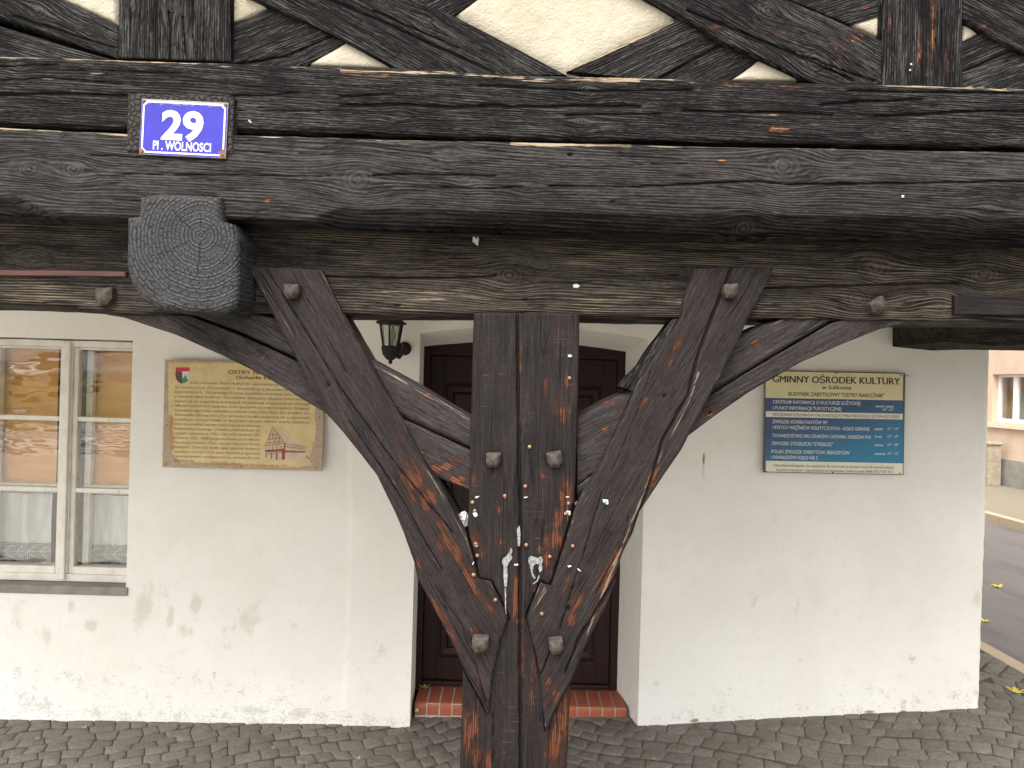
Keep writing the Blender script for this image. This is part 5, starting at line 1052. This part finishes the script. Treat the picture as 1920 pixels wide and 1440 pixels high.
# ================================================================== GROUND
XK = 2.90            # kerb line of the side street
ROADZ = .06
n = NT('sett_stone'); p = n.geo(); c = n.attrib('sc'); cx_ = n.xyz(c); f = n.noise(p, 70, 5, .65); f2 = n.noise(p, 9, 4, .6); f3 = n.noise(p, 1.6, 3)
col = n.mix(cx_[0], (.13, .118, .101), (.18, .166, .145)); col = n.mix(n.ma('MULTIPLY', n.ss(f, .4, .7), .55), col, (.065, .058, .048))
col = n.mix(n.ma('MULTIPLY', n.ss(f2, .45, .7), .45), col, (.10, .078, .058)); col = n.mix(n.ma('MULTIPLY', n.ss(f3, .5, .75), .35), col, (.20, .165, .14))
grit = n.ss(n.vor(p, 60), .05, .10, 1, 0); col = n.mix(n.ma('MULTIPLY', grit, .35), col, (.42, .36, .27))
n.bump(n.ma('MULTIPLY_ADD', f, 2., n.ma('MULTIPLY', f2, 3.)), .001, 1.); M['sett'] = n.fin(col, n.ss(f, .3, .7, .6, .85), 0, .35)
M['joint'] = simple('sandy_joint', (.085, .075, .06), (.06, .052, .042), 60, .95, .003)
def setts(rows_ang, region, size, jit=.25, gap=.003, hmax=.0025):
    """irregular small setts; returns verts, quads, attribute"""
    x0, x1, y0, y1 = region; t = math.radians(rows_ang); ct, st = math.cos(t), math.sin(t); V = []; Q = []; A = []
    R_ = math.hypot(x1-x0, y1-y0)/2+.3; cx, cy = (x0+x1)/2, (y0+y1)/2; v = -R_; row = 0
    bend = lambda U: .045*math.sin(U*2.1+.6)+.03*math.sin(U*5.3)
    while v < R_:
        hgt = size*random.uniform(.85, 1.12); u = -R_+random.random()*size
        while u < R_:
            wd = size*random.uniform(.75, 1.35)
            cs = []
            for du_, dv_ in ((0, 0), (wd, 0), (wd, hgt), (0, hgt)):
                a = u+du_; b_ = v+dv_
                hx = math.sin(a*91.7+round(b_/size)*47.3)*jit*size*.35; hy = math.sin(a*57.1+3)*jit*size*.6
                b2 = b_+bend(a)+bend(b_*1.3)*.3; cs.append((cx+(a+hx)*ct-(b2+hy)*st, cy+(a+hx)*st+(b2+hy)*ct))
            mx, my = sum(c[0] for c in cs)/4, sum(c[1] for c in cs)/4
            if x0 <= mx <= x1 and y0 <= my <= y1:
                zb = float(gz(mx)); hh = random.uniform(-hmax, hmax)*.5; tx, ty = random.uniform(-.018, .018), random.uniform(-.018, .018); cv = random.random(); k = len(V)
                for ins, dz in ((gap*.5, -.010), (gap*.75, -.0038), (gap*1.4, -.0010), (.30*size, .0)):
                    for (x, y) in cs:
                        dx, dy = mx-x, my-y; L_ = math.hypot(dx, dy)+1e-6; q = min(.8, ins*1.3/L_); X_, Y_ = x+dx*q, y+dy*q
                        V.append((X_, Y_, float(gz(X_))+dz+hh*(dz > -.01)+(X_-mx)*tx+(Y_-my)*ty)); A.append((cv, 0, 0))
                for j in range(3):
                    for i in range(4): Q.append((k+j*4+i, k+j*4+(i+1) % 4, k+j*4+4+(i+1) % 4, k+j*4+4+i))
                Q.append((k+12, k+13, k+14, k+15))
            u += wd
        v += hgt; row += 1
    return V, Q, A
V, Q, A = [], [], []
for ang, reg, sz in ((24, (-4.5, .0, .9, 4.05), .088), (-26, (.0, XK-.02, .9, 4.05), .092), (38, (XE+.02, XK-.02, 4.05, 9), .09)):
    v, q, a = setts(ang, reg, sz); k = len(V); V += v; A += a; Q += [tuple(i+k for i in f_) for f_ in q]
me = arr_mesh('pavement', V, Q); attr(me, 'sc', A); o = link('pavement', me, None, M['sett']); tag(o, kind='structure')
# joint bed following the slope
xs = np.linspace(-8, XK, 60); b = MB(); vs = []
for y in (-2.5, 0, 2, 4.2, 9, 24):
    for x in xs: vs.append((x, y, float(gz(x))-.0068))
b.add(vs, [(j*60+i, j*60+i+1, (j+1)*60+i+1, (j+1)*60+i) for j in range(5) for i in range(59)]); o = b.build('pavement_bed', M['joint']); tag(o, kind='structure')
M['slab'] = simple('bounce_square_paving', (.56, .53, .47), (.50, .47, .42), 4, .9, .002)  # out of view; made pale and wide to bounce light under the arcade
b = MB(); b.box(-22, XK-.01, -7.4, .86, -.3, .0); o = b.build('square', M['slab']); tag(o, kind='structure')
# street at the right: kerb, asphalt, far pavement
n = NT('asphalt'); p = n.geo(); f = n.noise(p, 130, 4, .7); f2 = n.noise(n.sc(p, (6, .8, 1)), 1, 4); col = n.mix(f, (.085, .080, .078), (.19, .18, .175)); col = n.mix(n.ma('MULTIPLY', n.ss(f2, .45, .7), .55), col, (.075, .075, .08))
n.bump(f, .003, 1.); M['asphalt'] = n.fin(col, .7, 0, .4)
n = NT('kerb_stone'); p = n.geo(); col = n.mix(n.noise(p, 40, 5), (.46, .36, .25), (.36, .29, .21)); n.bump(n.noise(p, 80, 4), .001); M['kerb'] = n.fin(col, .85)
b = MB(); b.box(XK+.11, 6.30, -60, 60, -.3, ROADZ); b.box(-60, XK+.10, -60, -7.41, -.3, -.062+.0); b.box(XK+.10, XK+.1101, -60, -7.41, -.3, -.07); o = b.build('road', M['asphalt']); tag(o, kind='structure')
b = MB(); 
for k in range(46): b.box(XK, XK+.105, -7.3+k*.8, -7.3+k*.8+.792, -.2, float(gz(XK))+.002)
o = b.build('kerb', M['kerb'], bevel=.006); tag(o, kind='structure')
b = MB()
for k in range(60): b.box(6.301, 6.42, -12+k*.8, -12+k*.8+.79, -.2, .17)
o = b.build('far_kerb', M['kerb'], bevel=.006); tag(o, kind='structure')
n = NT('far_paving'); p = n.geo(); br = n.node('ShaderNodeTexBrick'); n.put(br.inputs['Vector'], n.sc(p, (7, 7, 7))); br.inputs['Color1'].default_value = (.30, .26, .19, 1); br.inputs['Color2'].default_value = (.24, .205, .15, 1); br.inputs['Mortar'].default_value = (.13, .11, .085, 1); br.inputs['Mortar Size'].default_value = .04
M['fpave'] = n.fin(n.mix(n.ma('MULTIPLY', n.noise(p, 5, 4), .5), br.outputs[0], (.20, .175, .13)), .9)
b = MB(); b.box(6.421, 8.6, -12, 40, -.2, .166); o = b.build('far_pavement', M['fpave']); tag(o, kind='structure')
M['earth'] = simple('bare_ground', (.16, .14, .11), (.12, .105, .08), .4, .95)
b = MB(); b.add([(-200, -200, -.35), (200, -200, -.35), (200, 200, -.35), (-200, 200, -.35)], [(0, 1, 2, 3)]); o = b.build('ground', M['earth']); tag(o, kind='structure')
# leaves
for px, py, how, r, rot, mt, lab in [
    (1870, 1100, 'road', .060, .3, 'leaf', 'yellow maple leaf lying on the asphalt, largest one'), (1847, 1165, 'road', .045, 1.7, 'leaf', 'small yellow leaf on the asphalt close to the wall corner'), (1907, 1297, 'pave', .050, 2.5, 'leaf', 'yellow maple leaf on the setts by the kerb'),
    (1905, 981, 'road', .045, .8, 'leaf', 'distant yellow leaf on the street near the far kerb'), (796, 1290, 'step', .034, .4, 'leafb', 'curled tan leaf on the brick step at the foot of the door'),
    (157, 1366, 'pave', .022, 1.2, 'leafb', 'pale dry leaf bit on the setts below the window'), (70, 1386, 'pave', .020, .2, 'leafb', 'greenish brown leaf bit at the far left of the setts'), (512, 1404, 'pave', .018, 2.2, 'leafb', 'tan leaf bit on the setts in front of the parchment board'), (672, 1424, 'pave', .020, 1.4, 'leafb', 'upright tan leaf bit on the setts left of the post'),
    (1778, 1412, 'pave', .016, .4, 'leafb', 'rusty leaf crumb on the setts at lower right'), (1225, 1424, 'pave', .014, .4, 'leafb', 'tan leaf crumb on the setts right of the post')]:
    d = ray(px, py); zt = {'road': ROADZ, 'step': .066, 'pave': None}[how]
    if zt is None:
        zt = .05
        for _ in range(6): t = (zt-CZ)/d[2]; zt = float(gz(d[0]*t))+.002
    t = (zt-CZ)/d[2]; c = (d[0]*t, t, zt)
    b = MB(); leaf(b, c, r*(.72 if mt == 'leafb' and how == 'pave' else 1), rot, curl=.45 if mt == 'leafb' else .25); o = b.build('fallen_leaf', M[mt], smooth=True); tag(o, lab, 'leaf', 'fallen autumn leaves')
d = ray(782, 1330); c = at(782, 1331, 3.803)
b = MB(); b.lathe([(.008, .0), (.0105, -.002), (.009, -.004), (.003, -.005)], (c.x, 3.800, c.z), 14, 'y'); o = b.build('chewing_gum', M['paper'], smooth=True); tag(o, 'white blob of chewing gum on the front of the brick step', 'litter')

# ================================================================== HOUSE ACROSS THE SIDE STREET
XF = 8.60
fh = empty('peach_house', (XF+3, 13, .17), 'peach rendered house with a white framed window across the side street', 'house')
n = NT('peach_render'); p = n.geo(); f = n.noise(p, 3, 4); M['peach'] = n.fin(n.mix(n.ss(f, .3, .7), (.62, .47, .36), (.56, .42, .32)), .9); n.bump(n.noise(p, 90, 3), .001)
wy0 = atx(1934, 750, XF).y; 
pL = atx(1860, 750, XF).y; pR = pL-1.75; zt_, zb_3 = atx(1862, 702, XF).z, atx(1858, 791, XF).z
wlY = sorted((pL, pR)); 
b = MB()
b.box(XF, XF+7, 6, wlY[0], .63, 6); b.box(XF, XF+7, wlY[1], 26, .63, 6); b.box(XF, XF+7, wlY[0], wlY[1], zt_, 6); b.box(XF, XF+7, wlY[0], wlY[1], .63, zb_3); b.box(XF+.45, XF+7, wlY[0], wlY[1], zb_3, zt_)
b.build('wall', M['peach'], fh)
M['plinth'] = simple('grey_cement_plinth', (.30, .29, .26), (.20, .19, .17), 3, .9, .003)
b = MB(); b.box(XF-.05, XF+7, 6, 26, 0, .63); b.build('plinth', M['plinth'], fh)
M['pvc'] = simple('white_plastic_frame', (.82, .82, .82), (.78, .78, .78), 5, .35)
b = MB(); b.box(XF-.07, XF+.02, wlY[0]-.08, wlY[1]+.08, zb_3-.09, zb_3-.03); b.build('window_ledge', simple('cream_ledge', (.76, .62, .48)), fh)
b = MB(); fw = .07; m_ = pL-.46
for a, c in ((wlY[0], wlY[0]+fw), (wlY[1]-fw, wlY[1]), (m_-fw*.8, m_+fw*.8)): b.box(XF+.10, XF+.16, a, c, zb_3, zt_)
for a, c in ((zb_3, zb_3+fw), (zt_-.05, zt_)): b.box(XF+.102, XF+.158, wlY[0]+fw, wlY[1]-fw, a, c)
fw_ = b.build('window', M['pvc'], fh, bevel=.008)
b = MB(); b.box(XF+.125, XF+.13, wlY[0]+fw, wlY[1]-fw, zb_3+fw, zt_-.05); q = b.build('pane', M['glass']); q.parent = fw_
zc = zb_3+(zt_-zb_3)*.66
b = MB(); b.box(XF+.25, XF+.26, wlY[0]+.03, wlY[1]-.12, zc, zt_); b.build('orange_blind', simple('orange_blind_fabric', (.60, .30, .12), (.52, .25, .10), 9), fh)
vs = []; b = MB(); N = 80
for i in range(N): y = wlY[0]+.03+(wlY[1]-wlY[0]-.25)*i/(N-1); vs += [(XF+.28+.015*math.sin(i*.9), y, zb_3), (XF+.28+.015*math.sin(i*.9), y, zc)]
b.add(vs, [(2*i, 2*i+2, 2*i+3, 2*i+1) for i in range(N-1)]); b.build('net_curtain', simple('grey_net', (.42, .45, .45), (.34, .37, .37), 9), fh, smooth=True)
b = MB(); b.box(XF+.28, XF+.3, wlY[1]-.12, wlY[1], zb_3, zt_); b.build('side_drape', simple('ochre_drape', (.45, .30, .08)), fh)
b = MB(); b.add([(XF-.4, 5.6, 6), (XF-.4, 26.4, 6), (XF+3.5, 26.4, 8.6), (XF+3.5, 5.6, 8.6), (XF+7.4, 5.6, 6), (XF+7.4, 26.4, 6)], [(0, 1, 2, 3), (3, 2, 5, 4), (0, 3, 4), (1, 5, 2)]); b.build('roof', M['tile'], fh)
g0 = atx(1860, 870, XF-.22)
b = MB(); b.box(XF-.34, XF-.12, g0.y-.10, g0.y+.10, .16, atx(1860, 834, XF-.22).z); b.box(XF-.36, XF-.10, g0.y-.12, g0.y+.12, atx(1860, 834, XF-.22).z+.001, atx(1860, 834, XF-.22).z+.05)
o = b.build('stone_post', simple('old_sandstone', (.40, .35, .27), (.28, .24, .19), 14, .9, .004), bevel=.015); tag(o, 'short weathered sandstone post in front of the peach house', 'post')

# ================================================================== WHAT THE WINDOW MIRRORS: crossing, verge and a parked car
M['zebra'] = simple('worn_white_paint', (.72, .71, .68), (.60, .59, .56), 9, .8)
b = MB()
for k in range(8): b.box(-22, -8.5, -8.6-k*1.35, -8.6-k*1.35+.62, -.058, -.054)
o = b.build('zebra_crossing', M['zebra']); tag(o, kind='structure')
M['grass'] = simple('verge_grass', (.16, .17, .06), (.22, .19, .09), 2, .95, .01)
xs = np.linspace(-60, 2.8, 40); vs = []; prof = [(-19.5, -.07), (-20.5, .25), (-22, .75), (-24, .9), (-60, 1.0)]
for y, zz_ in prof: vs += [(x, y, zz_+.05*math.sin(x)) for x in xs]
b = MB(); b.add(vs, [(j*40+i, j*40+i+1, (j+1)*40+i+1, (j+1)*40+i) for j in range(4) for i in range(39)]); o = b.build('verge', M['grass'], smooth=True); tag(o, kind='structure')
car = empty('parked_car', (-20.2, -25.5, 0.95), 'white estate car parked beyond the crossing, mirrored in the left window', 'car')
paint = simple('white_car_paint', (.78, .78, .78), None, 3, .25); cx, cy, cz5 = -20.2, -25.5, .95
sec = [(-2.2, .35, .62, .55), (-2.1, .25, .78, .80), (-1.2, .22, .92, .86), (-.75, .22, .98, .88), (-.2, .22, 1.40, .70), (.9, .22, 1.46, .70), (1.7, .22, 1.38, .68), (2.1, .24, .98, .86), (2.25, .32, .85, .78)]
vs = []
for y, z0, z1, hw in sec: vs += [(cx-.86, cy-y, cz5+z0), (cx+.86, cy-y, cz5+z0), (cx+.88, cy-y, cz5+min(z1, .9)), (cx+hw, cy-y, cz5+z1), (cx-hw, cy-y, cz5+z1), (cx-.88, cy-y, cz5+min(z1, .9))]
b = MB(); b.add(vs, [(i*6+k, i*6+(k+1) % 6, (i+1)*6+(k+1) % 6, (i+1)*6+k) for i in range(len(sec)-1) for k in range(6)]+[list(range(6)), [48+k for k in range(6)]]); b.build('body', paint, car, bevel=.05, smooth=True)
b = MB(); b.add([(cx-.8, cy+.76, cz5+1.01), (cx+.8, cy+.76, cz5+1.01), (cx+.66, cy+.26, cz5+1.39), (cx-.66, cy+.26, cz5+1.39)], [(0, 1, 2, 3)]); b.build('windscreen', M['dark'], car)
for sx in (-1, 1):
    b = MB(); b.box(cx+sx*.62-.16, cx+sx*.62+.16, cy+2.16, cy+2.24, cz5+.58, cz5+.70); b.build('headlight', M['pvc'], car, bevel=.02)
    for sy in (1.35, -1.35): b = MB(); b.lathe([(.20, -.11), (.31, -.11), (.33, -.06), (.33, .06), (.31, .11), (.20, .11)], (cx+sx*.80, cy+sy, cz5+.32), 24, 'x'); b.build('wheel', M['dark'], car, smooth=True)
b = MB(); b.box(cx-.55, cx+.55, cy+2.19, cy+2.23, cz5+.40, cz5+.56); b.build('grille', M['dark'], car)
